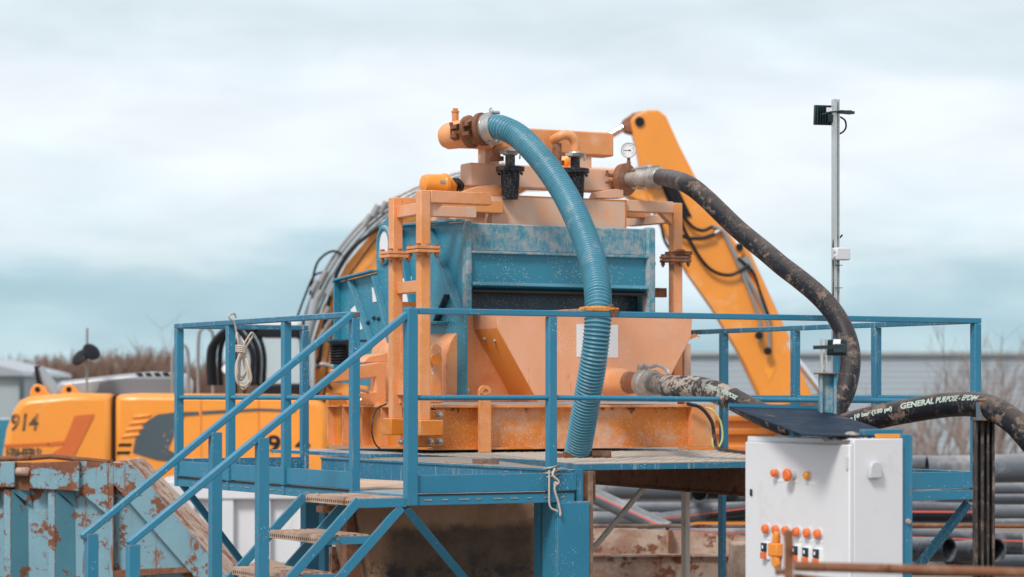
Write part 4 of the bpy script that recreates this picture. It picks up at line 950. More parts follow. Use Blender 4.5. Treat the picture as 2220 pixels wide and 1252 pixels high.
# crossbeam between plates
m = MB(); m.box(uL, uR, vf + .6, vf + .8, zBo - .1, zBo + .2); m.box(uL, uR, vf + 1.5, vf + 1.7, zBo - .1, zBo + .1); m.build('cross_tube', 'teal', t)
# upper feed box (dusty)
vx = vf + .1
zA, zB = zof(1067, 423, vx), zof(1067, 492, vx)
ua, ub = uof(1066, vx), uof(1356, vx)
m = MB(); m.box(ua, ub, vx, vx + .55, zB - .08, zA); fb = m.build('feed_box', 'peachdust', t, bevel=.004)
m = MB(); m.box(uof(1004, vx), ua, vx + .12, vx + .5, zB - .08, zA - .05); sub('side_box', fb, m, 'peachdust')
m = MB(); m.box(ub, ub + .006, vx - .006, vx + .02, zB, zA + .004); m.box(ua, ub, vx - .003, vx, zA - .004, zA + .004); sub('folded_edge', fb, m, 'orange')
m = MB(); m.box(uof(985, vx + .6), uof(1010, vx + .6), vx + .6, vx + .9, zB, zB + .16); m.build('inner_box', 'orange', t)
# lower manifold beam
vm = vx + .12
def bx(x0, y0, x1, y1, v, dep, nm, mat, bev=.012):
    ya = zof((x0 + x1) / 2, y0, v); yb = zof((x0 + x1) / 2, y1, v); m = MB(); m.box(uof(x0, v), uof(x1, v), v, v + dep, yb, ya); return m.build(nm, mat, t, bevel=bev)
bx(1020, 360, 1330, 410, vm, .17, 'lower_manifold', 'peachdust'); 
bx(1052, 322, 1083, 362, vm + .02, .12, 'manifold_post', 'peachdust', .006); bx(1256, 334, 1283, 372, vm + .02, .12, 'manifold_post', 'peachdust', .006)
bx(1100, 282, 1331, 334, vm, .16, 'upper_manifold', 'peach')
# brackets under lower manifold
m = MB(); m.prism([onv(x, y, vx + .02) for x, y in [(1000, 424), (1000, 418), (1040, 404), (1075, 400), (1086, 404), (1086, 424)]], V * .1); m.build('saddle_bracket', 'peach', t, bevel=.004)
m = MB(); m.prism([onv(x, y, vx + .02) for x, y in [(1290, 430), (1296, 416), (1336, 410), (1352, 412), (1352, 430)]], V * .1); m.build('saddle_bracket', 'peachdust', t, bevel=.004)
# manifold end pipe, flange, coupling at right
e0 = onv(1322, 392, vm + .09); dr = (U * .35 - V * .94).normalized()
m = MB(); m.lathe(e0, dr, [(-.08, .075), (.0, .078), (.12, .078)], 28); m.lathe(e0 - U * .12, U, [(0, .08), (.14, .078)], 24); m.build('manifold_outlet', 'peach', t)
m = MB(); m.lathe(e0 + dr * .12, dr, [(0, .10), (.0, .120), (.05, .124), (.055, .11), (.06, .05)], 32); fl = m.build('flange', 'rustflange', t, bevel=.003)
m = MB()
fz = frame(dr)
cc = e0 + dr * .14
for s_ in (1, -1): m.prism([cc - U * .10 + Z * (.01 * s_), cc - U * .17 + Z * (.02 * s_), cc - U * .165 + Z * (.04 * s_), cc - U * .12 + Z * (.03 * s_), cc - U * .08 + Z * .06 * s_], dr * .03)
bolt(m, cc - U * .15 + Z * .03, Z, .012, .03); sub('clamp_ear', fl, m, 'rust')
m = MB(); m.lathe(e0 + dr * .18, dr, [(0, .05), (.10, .055), (.10, .068), (.13, .07), (.15, .062), (.20, .062), (.20, .07), (.30, .074), (.32, .062)], 28)
for an in range(2):
    s_ = 1 if an else -1; m.bar(e0 + dr * .22 + Z * .07 * s_, e0 + dr * .36 + Z * .085 * s_, .02, .012)
m.build('hose_coupling', 'alu', t, bevel=.002)
UPH = e0 + dr * .44
# gauge
gc = onv(1363, 327, vm + .02); gd = (-Vector((0, 1, 0)) + Vector((-.1, 0, 0))).normalized()
m = MB(); m.lathe(gc + gd * -.03, gd, [(0, .054), (.045, .055), (.052, .060), (.056, .058), (.056, .053), (.050, .053)], 36); gg = m.build('pressure_gauge', 'steel', t)
m = MB(); m.lathe(gc + gd * .021, gd, [(0, .0525), (.002, .0525)], 36); dl = sub('dial', gg, m, 'paper')
m = MB(); xx = gd.cross(Z).normalized() * -1
c = gc + gd * .025
m.bar(c - xx * .035, c + xx * .008, .002, .003, gd); m.prism([c + xx * .004 + Z * .006, c + xx * .022, c + xx * .004 - Z * .006], gd * .002)
for k in range(27):
    an = R(-45 + k * 270 / 26); q_ = xx * -math.cos(an) + Z * math.sin(an); m.bar(c + q_ * (.038 if k % 5 else .034), c + q_ * .044, .0012, .0012, gd)
sub('needle', gg, m, 'blk')
m = MB(); m.cyl(gc - Z * .055, gc - Z * .115, .013, 10); m.lathe(gc - Z * .085, -Z, [(0, .019), (.02, .019)], 6); sub('stem', gg, m, 'rustflange')
# upper inlet elbow at left with coupling
h0 = onv(992, 292, vm - .05); dh = (-V * .86 + U * .5 + Z * .12).normalized()
m = MB(); m.lathe(h0, dh, [(-.14, .035), (-.125, .075), (-.09, .095), (-.03, .101), (.06, .101), (.10, .09)], 32, cap=True)
m.lathe(h0 + V * .02 - Z * .03, U, [(0, .07), (.35, .062)], 24); el_ = m.build('inlet_elbow', 'peach', t)
bx(1045, 300, 1102, 322, vm, .14, 'inlet_box', 'peach')
m = MB(); m.cyl(h0 + Z * .09 - dh * .02 - U * .0, h0 + Z * .165 - dh * .02, .025, 16); m.lathe(h0 + Z * .165 - dh * .02, Z, [(0, .03), (.01, .03)], 16); m.lathe(h0 + Z * .176 - dh * .02, Z, [(0, .022), (.018, .022)], 6); sub('plug', el_, m, 'orange')
m = MB(); m.lathe(h0 + dh * .09, dh, [(0, .095), (0, .118), (.03, .122), (.05, .11), (.05, .104), (.10, .104), (.11, .122), (.14, .122), (.145, .1)], 32); rc = m.build('pipe_coupling', 'rust', t, bevel=.002)
m = MB()
for dt in (.02, .125):
    cc = h0 + dh * dt; 
    for s_ in (1, -1): m.prism([cc - U * .09 - V*.06 + Z * (.012 * s_), cc - U * .13 - V*.1 + Z * (.02 * s_), cc - U * .13 - V*.1 + Z * (.045 * s_), cc - U * .08 - V*.06 + Z * .06 * s_], dh * .05)
    m.cyl(cc - U * .115 - V*.085 - Z * .05, cc - U * .115 - V*.085 + Z * .07, .008, 8); m.lathe(cc - U * .115 - V*.085 + Z * .05, Z, [(0, .016), (.02, .016)], 6)
sub('clamp_ear', rc, m, 'rust')
m = MB(); m.lathe(h0 + dh * .235, dh, [(0, .085), (0, .102), (.02, .106), (.03, .096), (.05, .096), (.06, .106), (.09, .106), (.095, .09)], 32)
for s_ in (1, -1):
    c = h0 + dh * .29 + Z * .105 * s_; m.ring(c + dh * .0 + Z * .015 * s_, U, .022, .005, 14, 6); m.bar(c - dh * .05, c + dh * .05, .02, .014); m.lathe(c + dh * .03, U, [(-.03, .012), (.04, .012)], 8)
m.build('hose_clamp', 'steel', t, bevel=.001)
BLH = h0 + dh * .31
# cyclones
def cyclone(px, yf, v, clampmat='steel'):
    c = onv(px, yf, v)
    m = MB(); m.lathe(c, -Z, [(-.0, .05), (-.0, .106), (.034, .106), (.038, .070), (.08, .070), (.20, .064), (.24, .058)], 28); cy = m.build('cyclone', 'black', t, bevel=.002)
    m = MB()
    for k in range(8): an = k * math.pi / 4 + .3; bolt(m, c + Vector((math.cos(an) * .09, math.sin(an) * .09, -.045)), -Z, .009, .012)
    sub('bolt', cy, m, 'black'); m = MB(); m.cyl(c, c + Z * .10, .036, 20); sub('neck', cy, m, 'black')
    m = MB(); m.lathe(c + Z * .085, Z, [(0, .04), (.0, .050), (.012, .060), (.02, .046), (.026, .060), (.038, .056), (.045, .04)], 24)
    m.bar(c + Z * .10 - U * .08, c + Z * .10 - U * .04 - V * .04, .03, .02); m.tube([c + Z * .12 + U * .06, c + Z * .11 + U * .085, c + Z * .06 + U * .08], .006, 6)
    sub('clamp', cy, m, clampmat); return c
c1 = cyclone(1106, 362, vx - .04, 'alu'); c2 = cyclone(1247, 366, vx - .04, 'alu')
for c, mat in ((c2, 'peach'),):
    m = MB(); m.tube(spline([c + Z * .13, c + Z * .19, c + Z * .235 - U * .03, c + Z * .25 - U * .075 + V * .01, c + Z * .235 - U * .12 + V * .03, c + Z * .215 - U * .13 + V * .1], 8), .036, 18); m.build('bend_pipe', mat, t)
m = MB(); q_ = c1 + V * .1 - U * .06; m.lathe(q_ + Z * .05, Z, [(0, .045), (0, .055), (.03, .055), (.03, .03), (.12, .03)], 18); q_ = c2 + V * .08 - U * .11; m.lathe(q_ + Z * .03, Z, [(0, .045), (0, .055), (.03, .055), (.03, .035), (.16, .035)], 18); m.build('overflow_stub', 'rustflange', t)
# vibration motor on top at left
mc = onv(928, 400, vf + .35)
m = MB(); m.lathe(mc, U, [(-.05, .04), (-.04, .065), (-.01, .075), (.11, .078), (.12, .086), (.15, .086), (.16, .06), (.19, .055), (.24, .055)], 28)
m.box(*[x for x in (uvz(mc)[0] - .02, uvz(mc)[0] + .13, uvz(mc)[1] - .07, uvz(mc)[1] + .07, mc.z - .18, mc.z - .05)]); mo = m.build('vibration_motor', 'exc', t, bevel=.004)
m = MB()
for k in range(3): m.tube(spline([mc + U * (.19 + .02 * k) + Z * .05 - V * .03, mc + U * (.21 + .02 * k) - V * .08, mc + U * (.23 + .02 * k) - Z * .06]), .008, 6)
sub('cable', mo, m, 'blk')
m = MB(); q_ = mc - V * .078; m.prism([q_ + U * .06 + Z * .005, q_ + U * .1 + Z * .005, q_ + U * .1 + Z * .025, q_ + U * .06 + Z * .025], -V * .003); sub('nameplate', mo, m, 'steel')
# pipe support frame: left ladder
vA, vB = 2.56, 3.02; s_ = .08
uA = uof(912, vA)
def postz(u, v, y0, y1, px, mat='frame', nm='frame_post', w_=s_): m = MB(); m.box(u, u + w_, v, v + w_, zof(px, y1, v), zof(px, y0, v)); return m.build(nm, mat, t, bevel=.008)
postz(uA, vA, 412, 912, 912); uB = uof(852, vB); postz(uB, vB, 428, 908, 852)
m = MB(); zt_ = zof(912, 412, vA); m.box(uA + s_ + .001, uof(1066, vA), vA, vA + s_, zof(960, 441, vA), zof(960, 414, vA)); m.build('frame_beam', 'frame', t, bevel=.006)
m = MB(); m.box(uB + s_, uB + .9, vB, vB + s_, zof(880, 455, vB), zof(880, 428, vB)); m.build('frame_beam', 'frame', t, bevel=.006)
def rung(y0, y1, mat='frame', nm='rung'):
    a = P(uA + .02, vA + s_, 0); zt1, zb1 = zof(905, y0, vA + s_), zof(905, y1, vA + s_)
    ub_ = uB + .03; m = MB(); m.hexa([P(uA + .01, vA + s_, zb1), P(uA + .065, vA + s_, zb1), P(ub_ + .07, vB, zb1), P(ub_, vB, zb1), P(uA + .01, vA + s_, zt1), P(uA + .065, vA + s_, zt1), P(ub_ + .07, vB, zt1), P(ub_, vB, zt1)]); m.build(nm, mat, t, bevel=.006)
rung(440, 466); rung(608, 634); rung(836, 858)
m = MB(); m.box(uA + s_, uA + .6, vA + .3, vA + .38, zof(960, 470, vA + .3), zof(960, 447, vA + .3)); m.build('frame_beam', 'peachdust', t, bevel=.004)
m = MB(); m.prism([P(uA + s_, vA + .03, zof(950, 442, vA)), P(uA + s_ + .11, vA + .03, zof(950, 442, vA)), P(uA + s_, vA + .03, zof(950, 475, vA))], V * .012); m.build('gusset', 'peachdust', t)
def bflange(u, v, py, px, rusty=False):
    z = zof(px, py, v); m = MB(); e = .05
    m.box(u - e, u + s_ + e, v - e, v + s_ + e, z + .002, z + .024); m.box(u - e, u + s_ + e, v - e, v + s_ + e, z - .024, z - .002); o = m.build('flange_plate', 'rustflange' if rusty else 'frame', t, bevel=.004)
    m = MB()
    for du in (-e + .02, s_ / 2, s_ + e - .02):
        for dv in (-e + .02, s_ + e - .02): m.lathe(P(u + du, v + dv, z - .06), Z, [(0, .010), (.015, .010), (.015, .018), (.036, .018), (.036, .01), (.084, .01), (.084, .018), (.10, .018)], 6)
    sub('bolt', o, m, 'rust' if rusty else 'rustflange')
bflange(uA, vA, 541, 912); bflange(uB, vB, 552, 852)
# ladder feet
m = MB(); m.box(uA - .02, uA + .165, vA - .03, vA + .12, zof(912, 946, vA), zof(912, 911, vA)); m.build('foot', 'orange', t, bevel=.008)
m = MB(); m.box(uB - .03, uB + .15, vB - .03, vB + .12, zof(852, 944, vB), zof(852, 907, vB)); m.build('foot', 'orange', t, bevel=.008)
m = MB(); m.box(uof(905, 2.7), uof(968, 2.7), 2.72, 2.75, zof(930, 970, 2.7), zof(930, 890, 2.7)); bk_ = m.build('foot_bracket', 'orange', t, bevel=.006)
m = MB()
for (x, y) in [(952, 900), (952, 958), (932, 958)]: bolt(m, onv(x, y, 2.72), -V, .018, .03)
for (x, y) in [(868, 958), (1034, 968)]: bolt(m, onv(x, y, 2.9), -V, .016, .03)
m.build('bolt', 'steel', t)
# right frame
uC = uof(1461, 3.1)
postz(uC, 3.1, 440, 872, 1461, 'frame')
m = MB(); m.box(uof(1357, 3.0), uC - .001, 3.1, 3.1 + s_, zof(1420, 461, 3.1), zof(1420, 436, 3.1)); m.build('frame_beam', 'peachdust', t, bevel=.006)
m = MB(); m.box(uof(1357, 3.0), uof(1412, 3.5), 3.5, 3.5 + s_, zof(1390, 473, 3.5), zof(1390, 452, 3.5)); m.build('frame_beam', 'frame', t, bevel=.006)
m = MB(); m.bar(P(uC + .05, 3.2, zof(1470, 472, 3.1)), P(uC + .0, 3.75, zof(1400, 480, 3.6)), .07, .07, U); m.build('frame_beam', 'peachdust', t, bevel=.005)
m = MB(); m.prism([P(uC, 3.12, zof(1460, 461, 3.1)), P(uC - .11, 3.12, zof(1460, 461, 3.1)), P(uC, 3.12, zof(1460, 487, 3.1))], V * .06); m.build('gusset', 'peach', t)
bflange(uC, 3.1, 562, 1470, True)
m = MB(); c = P(uC + .02, 3.06, zof(1465, 548, 3.1)); m.ring(c, V * .3 + Z, .04, .012, 14, 8); m.box(uC - .02, uC + .13, 3.04, 3.2, c.z - .02, c.z + .01); m.build('pipe_clamp', 'rust', t, bevel=.003)
m = MB(); m.box(uR, uC, 3.2, 3.26, zof(1440, 645, 3.2), zof(1440, 625, 3.2)); m.build('tie_bar', 'rust', t, bevel=.003)
m = MB(); m.lathe(P(uR, 3.05, zof(1420, 572, 3.05)), U, [(0, .025), (.03, .025), (.03, .015), (.05, .015)], 6); m.build('bolt', 'rust', t)
# spring mount at left rear
sc_ = onv(737, 765, 4.35); zt_ = onv(737, 742, 4.35).z
m = MB(); hpts = []
zs0, zs1 = onv(737, 790, 4.35).z, zt_
for k in range(8 * 16 + 1): an = k * math.pi / 8; hpts.append(Vector((sc_.x + math.cos(an) * .07, sc_.y + math.sin(an) * .07, zs0 + (zs1 - zs0) * k / 128)))
m.tube(hpts, .009, 8); m.cyl(Vector((sc_.x, sc_.y, zs0)), Vector((sc_.x, sc_.y, zs1)), .045, 16); m.build('spring', 'blk', t)
m = MB(); cc = Vector((sc_.x, sc_.y, zt_)); m.prism([cc + U * a + V * b for a, b in [(-.11, -.08), (.03, -.13), (.18, -.1), (.18, .1), (-.11, .08)]], Z * .018); m.lathe(cc, -Z, [(-.0, .09), (.02, .085)], 20); m.build('spring_cap', 'darkblue', t, bevel=.003)
m = MB(); v_ = 4.2
m.prism([onv(x, y, 3.75) for x, y in [(722, 802), (820, 786), (838, 786), (838, 880), (770, 880), (770, 853), (815, 850), (815, 818), (775, 824), (722, 830)]], V * .06); m.build('mount_bracket', 'peach', t, bevel=.008)
m = MB(); m.prism([onv(x, y, 3.8) for x, y in [(790, 786), (800, 774), (840, 766), (840, 786)]], V * .3); m.build('mount_plate', 'peach', t, bevel=.004)
m = MB(); m.prism([onv(x, y, 4.3) for x, y in [(712, 852), (740, 852), (758, 880), (712, 880)]], V * .05); m.build('mount_foot', 'orange', t)
m = MB(); m.prism([onv(x, y, 3.05) for x, y in [(933, 758), (938, 748), (950, 746), (958, 755), (960, 875), (933, 875)]], V * .04); m.build('upright_plate', 'peach', t, bevel=.01)
m = MB(); m.prism([onv(x, y, 3.0) for x, y in [(870, 720), (878, 720), (878, 875), (868, 875)]], V * .04); m.build('upright_plate', 'peach', t)
m = MB(); m.box(uof(868, 3.3), uof(905, 3.3), 3.3, 3.4, zof(880, 664, 3.3), zof(880, 655, 3.3)); m.build('cross_piece', 'orange', t)
m = MB()
for k in range(9):
    c = onv(951 - k * 1.9, 762 + k * 6.2, 3.02); m.ring(c, V if k % 2 else U, .011, .0028, 10, 5)
m.build('chain', 'steel', t)
m = MB(); m.ring(onv(776, 862, 3.7), V, .03, .007, 14, 6); m.tube(spline([onv(772, 850, 3.7), onv(780, 846, 3.7), onv(790, 848, 3.7), onv(800, 852, 3.7)]), .012, 8); m.build('shackle', 'steel', t)
m = MB(); m.lathe(onv(940, 780, 3.0), -V, [(-.03, .03), (.03, .03), (.03, .045), (.05, .045)], 16); m.build('knob', 'orange', t)
# cables
m = MB(); m.tube(spline([onv(838, 876, 3.2), onv(815, 890, 3.15), onv(806, 930, 3.1), onv(812, 960, 3.1), onv(824, 974, 3.1)]), .006, 7)
o = m.build('cable', 'rubberclean', base=onv(824, 974, 3.1)); tag(o, 'thin dark cable looping down the left end of the orange base', 'cable')
zc = 1.80
m = MB(); m.tube(spline([onv(1490, 876, 2.70), onv(1520, 885, 2.68), onv(1543, 915, 2.66), onv(1549, 950, 2.64), onv(1556, 972, 2.5), onz(1580, 978, zc), onz(1640, 985, zc)]), .014, 10)
o = m.build('cable', 'rubberclean', base=onz(1580, 978, zc)); tag(o, 'thick black cable curving off the right end of the orange base', 'cable')
m = MB(); m.tube(spline([onv(1530, 884, 2.70), onv(1545, 890, 2.65), onv(1562, 915, 2.62), onv(1566, 950, 2.6), onv(1556, 972, 2.58), onv(1546, 968, 2.58), onv(1544, 950, 2.6)]), .008, 8)
o = m.build('cable', paint('earth_cable', (.52, .48, .18), .4, bump=0), base=onv(1556, 972, 2.58)); tag(o, 'thin yellow-green cable looping beside the black cable', 'cable')

# ================================================================== HOSES
def smooth_path(keys, step=.01): return resample(spline(keys, 24), step)
def hose(pts, r, ribs=0., seg=32, amp=0.):
    m = MB(); rr = []
    s_ = (pts[1] - pts[0]).length
    for i in range(len(pts)): rr.append(r + (amp * max(-.55, math.sin(2 * math.pi * i / 8)) if ribs and amp > .001 else 0))
    m.tube(pts, rr, seg); return m
# blue ribbed
bk = [BLH - dh * .02, BLH + dh * .012, onY(1092, 279, 18.48), onY(1128, 299, 18.34), onY(1178, 352, 18.02), onY(1228, 427, 17.62), onY(1268, 515, 17.18), onY(1290, 590, 16.84), onY(1297, 665, 16.58), onY(1290, 760, 16.55), onY(1272, 870, 16.7), onY(1252, 985, 16.95)]
raw = smooth_path(bk, .0004); pts = []; k = 0.
while k < len(raw) - 1: pts.append(raw[int(k)]); k += (10.4 - 3.2 * k / len(raw)) * .95
m = hose(pts, .085, .0285, 36, .0050)
for k in range(len(m.f)): m.mi[k] = (0, 1, 1, 0, 0, 2, 2, 0)[(k // 36) % 8]  # painted rib shading: light on ridges, dark in grooves
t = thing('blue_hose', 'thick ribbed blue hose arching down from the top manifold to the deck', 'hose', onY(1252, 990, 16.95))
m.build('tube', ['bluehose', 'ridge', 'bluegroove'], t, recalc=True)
lo = onY(1252, 985, 16.95)
m = MB(); m.lathe(lo + Z * .015, -Z, [(0, .088), (.0, .098), (.03, .098)], 24); m.bar(lo + U * -.13 - Z * .01, lo + U * .06 - Z * .01, .12, .035)
o = m.build('foot_socket', 'rust', t)
m = MB(); q0 = lo + U * .06 - V * .08; m.lathe(q0, (U * .9 - V * .42), [(0, .026), (.13, .026), (.13, .018), (.08, .018)], 18); o = m.build('foot_spigot', 'rustflange', t)
# rusty clamp on the rail holding the blue hose
uc = uof(1297, .0); t = thing('pipe_clamp', 'rusty clamp with orange paint holding the blue hose to the top rail', 'clamp', P(uc, 0, ZT), A)
m = MB(); m.box(uc - .105, uc + .12, .03, .05, ZT - .005, ZT + .026); m.box(uc - .11, uc + .13, -.03, .03, ZT + .001, ZT + .022)
m.ring(onY(1297, 668, 16.58), Z, .096, .009, 28, 8); m.box(uc - .045, uc - .02, .05, .56, ZT + .0, ZT + .02); m.box(uc + .10, uc + .12, .05, .56, ZT + .0, ZT + .02); m.build('bracket', paint('clamp_paint', (.75, .30, .05), .6, rust=.6, rcol=(.32, .15, .08), rscale=12, dust=.3, s=2), t, bevel=.002)
m = MB(); bolt(m, P(uc + .09, -.01, ZT + .02), Z, .014, .02); m.prism([P(uc + .06, -.035, ZT + .01), P(uc + .13, -.035, ZT + .015), P(uc + .11, -.035, ZT - .03), P(uc + .08, -.04, ZT - .035)], V * .02); m.build('bolt', 'rust', t)

# upper black hose
k_ = [UPH, UPH + dr * .05, onY(1482, 396, 17.6), onY(1530, 430, 17.3), onY(1600, 497, 17.0), onY(1690, 572, 16.6), onY(1765, 632, 16.3), onY(1815, 690, 16.1), onY(1842, 760, 15.95), onY(1836, 835, 15.8), onY(1812, 890, 15.7), onY(1785, 940, 15.6), onY(1740, 1010, 15.5)]
pts = smooth_path(k_, .012)
pts = [p + Vector((mnoise(p * 3) * .004, 0, mnoise(p * 4 + Vector((5, 5, 5))) * .004)) for p in pts]
t = thing('black_hose', 'muddy black hose arching from the pressure gauge flange down behind the cabinet', 'hose', onY(1740, 1010, 15.5)); hose(pts, .064, .05, 28, .0006).build('tube', 'rubber', t)
m = MB()
for s_ in (0.01, .035): m.lathe(UPH + dr * (s_ - .02), dr, [(0, .073), (0, .077), (.014, .077), (.014, .073)], 28)
m.bar(UPH + Z * .08 - dr * .02, UPH + Z * .08 + dr * .04, .03, .014); m.build('band', 'steel', t)
# lower hose
lk = [OUT, OUT + dd * .1, onY(1450, 838, 16.75), onY(1520, 842, 16.4), onY(1580, 862, 16.1), onY(1650, 898, 15.8), onY(1730, 928, 15.5), onY(1800, 930, 15.25), onY(1870, 912, 15.05), onY(1960, 893, 14.9), onY(2060, 878, 14.7), onY(2130, 880, 14.4), onY(2185, 905, 14.2), onY(2235, 955, 14.05), onY(2300, 1050, 14), onY(2340, 1250, 14), onY(2345, 1600, 14)]
lp = smooth_path(lk, .012)
t = thing('black_hose', 'long muddy black hose with printed lettering from the tank outlet over the rusty stand', 'hose', (lp[-1].x, lp[-1].y, 0)); hb = hose(lp, .071, .06, 32, .0005).build('tube', 'rubber', t)
m = MB(); m.lathe(OUT - dd * .03, dd, [(0, .076), (0, .082), (.02, .082), (.02, .077), (.045, .077), (.045, .082), (.06, .082), (.06, .075)], 28); m.bar(OUT + Z * .085, OUT + Z * .085 + dd * .05, .03, .012); m.build('band', 'steel', t)
def hose_text(body, x_start, size, lift, bold=.002, dirn=1):
    # lettering printed along the hose, laid on its surface towards the camera
    vs, fs = text_mesh(body, size, 0, bold, 1.12, True)
    i0 = min(range(len(lp)), key=lambda i: abs((1110 + FPX * lp[i].x / lp[i].y) - x_start))
    step = .012; res = []
    for v in vs:
        s_ = v.x / step; i = min(len(lp) - 3, max(1, i0 + int(s_))); f = s_ - int(s_)
        p = lp[i].lerp(lp[i + 1], f); d = (lp[min(i + 2, len(lp) - 1)] - lp[i - 1]).normalized()
        to = (EP - p); to -= d * to.dot(d); to.normalize(); up = d.cross(to) * -1
        if up.z < 0: up = -up
        an = (v.y + lift) / .073; res.append(p + (to * math.cos(an) + up * math.sin(an)) * (.0752 if x_start > 1700 else .0768))
    m = MB(); m.add(res, fs); return sub('lettering', hb, m, 'print', smooth=False, recalc=False)
hose_text("GENERAL PURPOSE - EPDM", 1966, .048, .018, .0020)
hose_text("10 bar (150 psi)", 1868, .034, .022, .0018)
hose_text("2021", 1845, .042, .004, .0008)
hose_text("GENERAL PURPOSE", 1548, .036, .004, .0016)
m = MB()
def hose_band(xa, xb, a0, a1, R_=.0728):
    i0 = min(range(len(lp)), key=lambda i: abs((1110 + FPX * lp[i].x / lp[i].y) - xa)); i1 = min(range(len(lp)), key=lambda i: abs((1110 + FPX * lp[i].x / lp[i].y) - xb)); L_ = []
    for i in range(i0, i1):
        p = lp[i]; d = (lp[i + 1] - lp[i - 1]).normalized(); to = EP - p; to -= d * to.dot(d); to.normalize(); up = d.cross(to)
        if up.z < 0: up = -up
        L_.append([p + (to * math.cos(a) + up * math.sin(a)) * R_ for a in (a0, (a0 + a1) / 2, a1)])
    vs = [q for r_ in L_ for q in r_]; fs = []
    for i in range(len(L_) - 1):
        for k in (0, 1): fs.append((i * 3 + k, i * 3 + k + 1, (i + 1) * 3 + k + 1, (i + 1) * 3 + k))
    mm = MB(); mm.add(vs, fs); return mm
ia, ib = [min(range(len(lp)), key=lambda i: abs((1110 + FPX * lp[i].x / lp[i].y) - x)) for x in (1404, 1590)]
m = MB(); m.tube(lp[ia:ib], [.0725 + .0012 * mnoise(p * 14) for p in lp[ia:ib]], 32); sub('worn_sleeve', hb, m, 'band')

# rusty stand carrying the hose
st0 = onY(2134, 905, 14.4); t = thing('hose_stand', 'rusty ribbed steel post with orange cradle carrying the printed hose', 'stand', (st0.x, st0.y, 0))
xw = 41 / FPX * 14.4 / 2; x_ = st0.x; zt_ = zof(2134, 912, 0) ; zt_ = onY(2134, 912, 14.4).z
m = MB()
for a, b, y_ in [(-1, -.78, -.03), (-.78, -.45, .015), (-.45, -.12, -.03), (-.12, .2, .015), (.2, .45, -.03), (.45, .75, .02), (.75, 1, -.035)]: m.box(x_ + xw * a, x_ + xw * b, 14.4 + y_, 14.48, 0, zt_, W3)
m.build('post', paint('stand_steel', (.035, .03, .032), .6, dust=.3, dcol=(.40, .28, .22), rust=.25, rcol=(.25, .1, .05), rscale=4, streak=.5, bump=.4, s=2), t, bevel=.004)
m = MB(); m.box(x_ - .062, x_ + .032, 14.30, 14.32, zt_ + .015, zt_ + .115, W3); m.box(x_ - .062, x_ + .032, 14.30, 14.5, zt_ + .0, zt_ + .018, W3); m.box(x_ - .068, x_ + .038, 14.29, 14.33, zt_ + .112, zt_ + .122, W3); m.build('cradle', paint('cradle_paint', (.10, .16, .20), .6, rust=.5, rcol=(.45, .16, .04), rscale=14, s=2), t, bevel=.003)

# ================================================================== FLOODLIGHT MAST
YL = 17.15; up_, vp_ = uof(1818, .12), .12
t = thing('floodlight_mast', 'tall slotted white metal pole with a black floodlight and grey junction box', 'floodlight', P(3.074, .08, ZD), A)
def onm(px, py): return onv(px, py, .09)
xm = uof(1811.5, .09); zt_, zb_ = onm(1811, 216).z, onm(1811, 900).z
m = MB(); hwm = .019
m.box(xm - hwm, xm - hwm + .018, .07, .11, zb_, zt_); m.box(xm + hwm - .006, xm + hwm, .07, .11, zb_, zt_)
k = 0; z = zb_
while z < zt_ - .07:
    m.box(xm - hwm + .018, xm + hwm - .006, .09, .096, z, z + .030); z += .062
m.box(xm - hwm + .018, xm + hwm - .006, .09, .096, zt_ - .03, zt_)
m.build('pole', 'galv', t, smooth=False)
fc = onv(1791, 249, .0)
def floodlight(t, c, px_w, ax, ay, tilt, nm='floodlight_head'):
    """housing seen from behind: ax = width direction, ay = up direction"""
    n_ = ax.cross(ay).normalized(); w2, h2 = px_w, px_w * .78
    m = MB(); m.hexa([c - ax * w2 - ay * h2, c + ax * w2 - ay * h2, c + ax * w2 * .96 + ay * h2, c - ax * w2 * .96 + ay * h2] + [q_ + n_ * -.03 for q_ in (c - ax * w2 - ay * h2, c + ax * w2 - ay * h2, c + ax * w2 * .96 + ay * h2, c - ax * w2 * .96 + ay * h2)])
    o = m.build(nm, 'lamp', t, bevel=.006)
    m = MB()
    for k in range(9): q_ = c + ax * w2 * (-.82 + k * .205) + n_ * .008; m.bar(q_ - ay * h2 * .86, q_ + ay * h2 * .86, .004, .03, ax)
    sub('cooling_fin', o, m, 'lamp')
    m = MB(); q_ = c + ax * w2 * .35 - ay * h2 * .3 + n_ * .015; m.box(-.03, .03, -.02, .02, -.025, .025, lambda a, b, cc: q_ + ax * a + n_ * b + ay * cc); sub('driver_box', o, m, 'lamp', bevel=.004)
    m = MB(); q_ = c + n_ * .024 + ay * h2 * .55 + ax * w2 * .1; m.prism([q_ - ax * .02 - ay * .014, q_ + ax * .02 - ay * .014, q_ + ax * .02 + ay * .014, q_ - ax * .02 + ay * .014], n_ * .003); sub('plate', o, m, 'cablabel')
    return o
axx = (Vector((1, .25, 0))).normalized(); fl = floodlight(t, onm(1800, 249) + V * .04, .083, axx, (Z + Vector((0, -.1, .0))).normalized(), 0)
c = onm(1800, 247)
m = MB(); m.tube([onm(1776, 250) - V * .03, onm(1785, 246) - V * .08, onm(1812, 244) - V * .07, onm(1836, 243) - V * .05], .006, 6); m.bar(onm(1806, 245) - V * .07, onm(1837, 247) - V * .05, .05, .018); m.build('bracket', 'lamp', t)
m = MB(); m.tube(spline([onm(1822, 254), onm(1832, 262), onm(1834, 276), onm(1828, 286), onm(1817, 292)], 8), .006, 8); m.build('lamp_cable', 'blk', t)
jc = onm(1820, 494) - V * .06
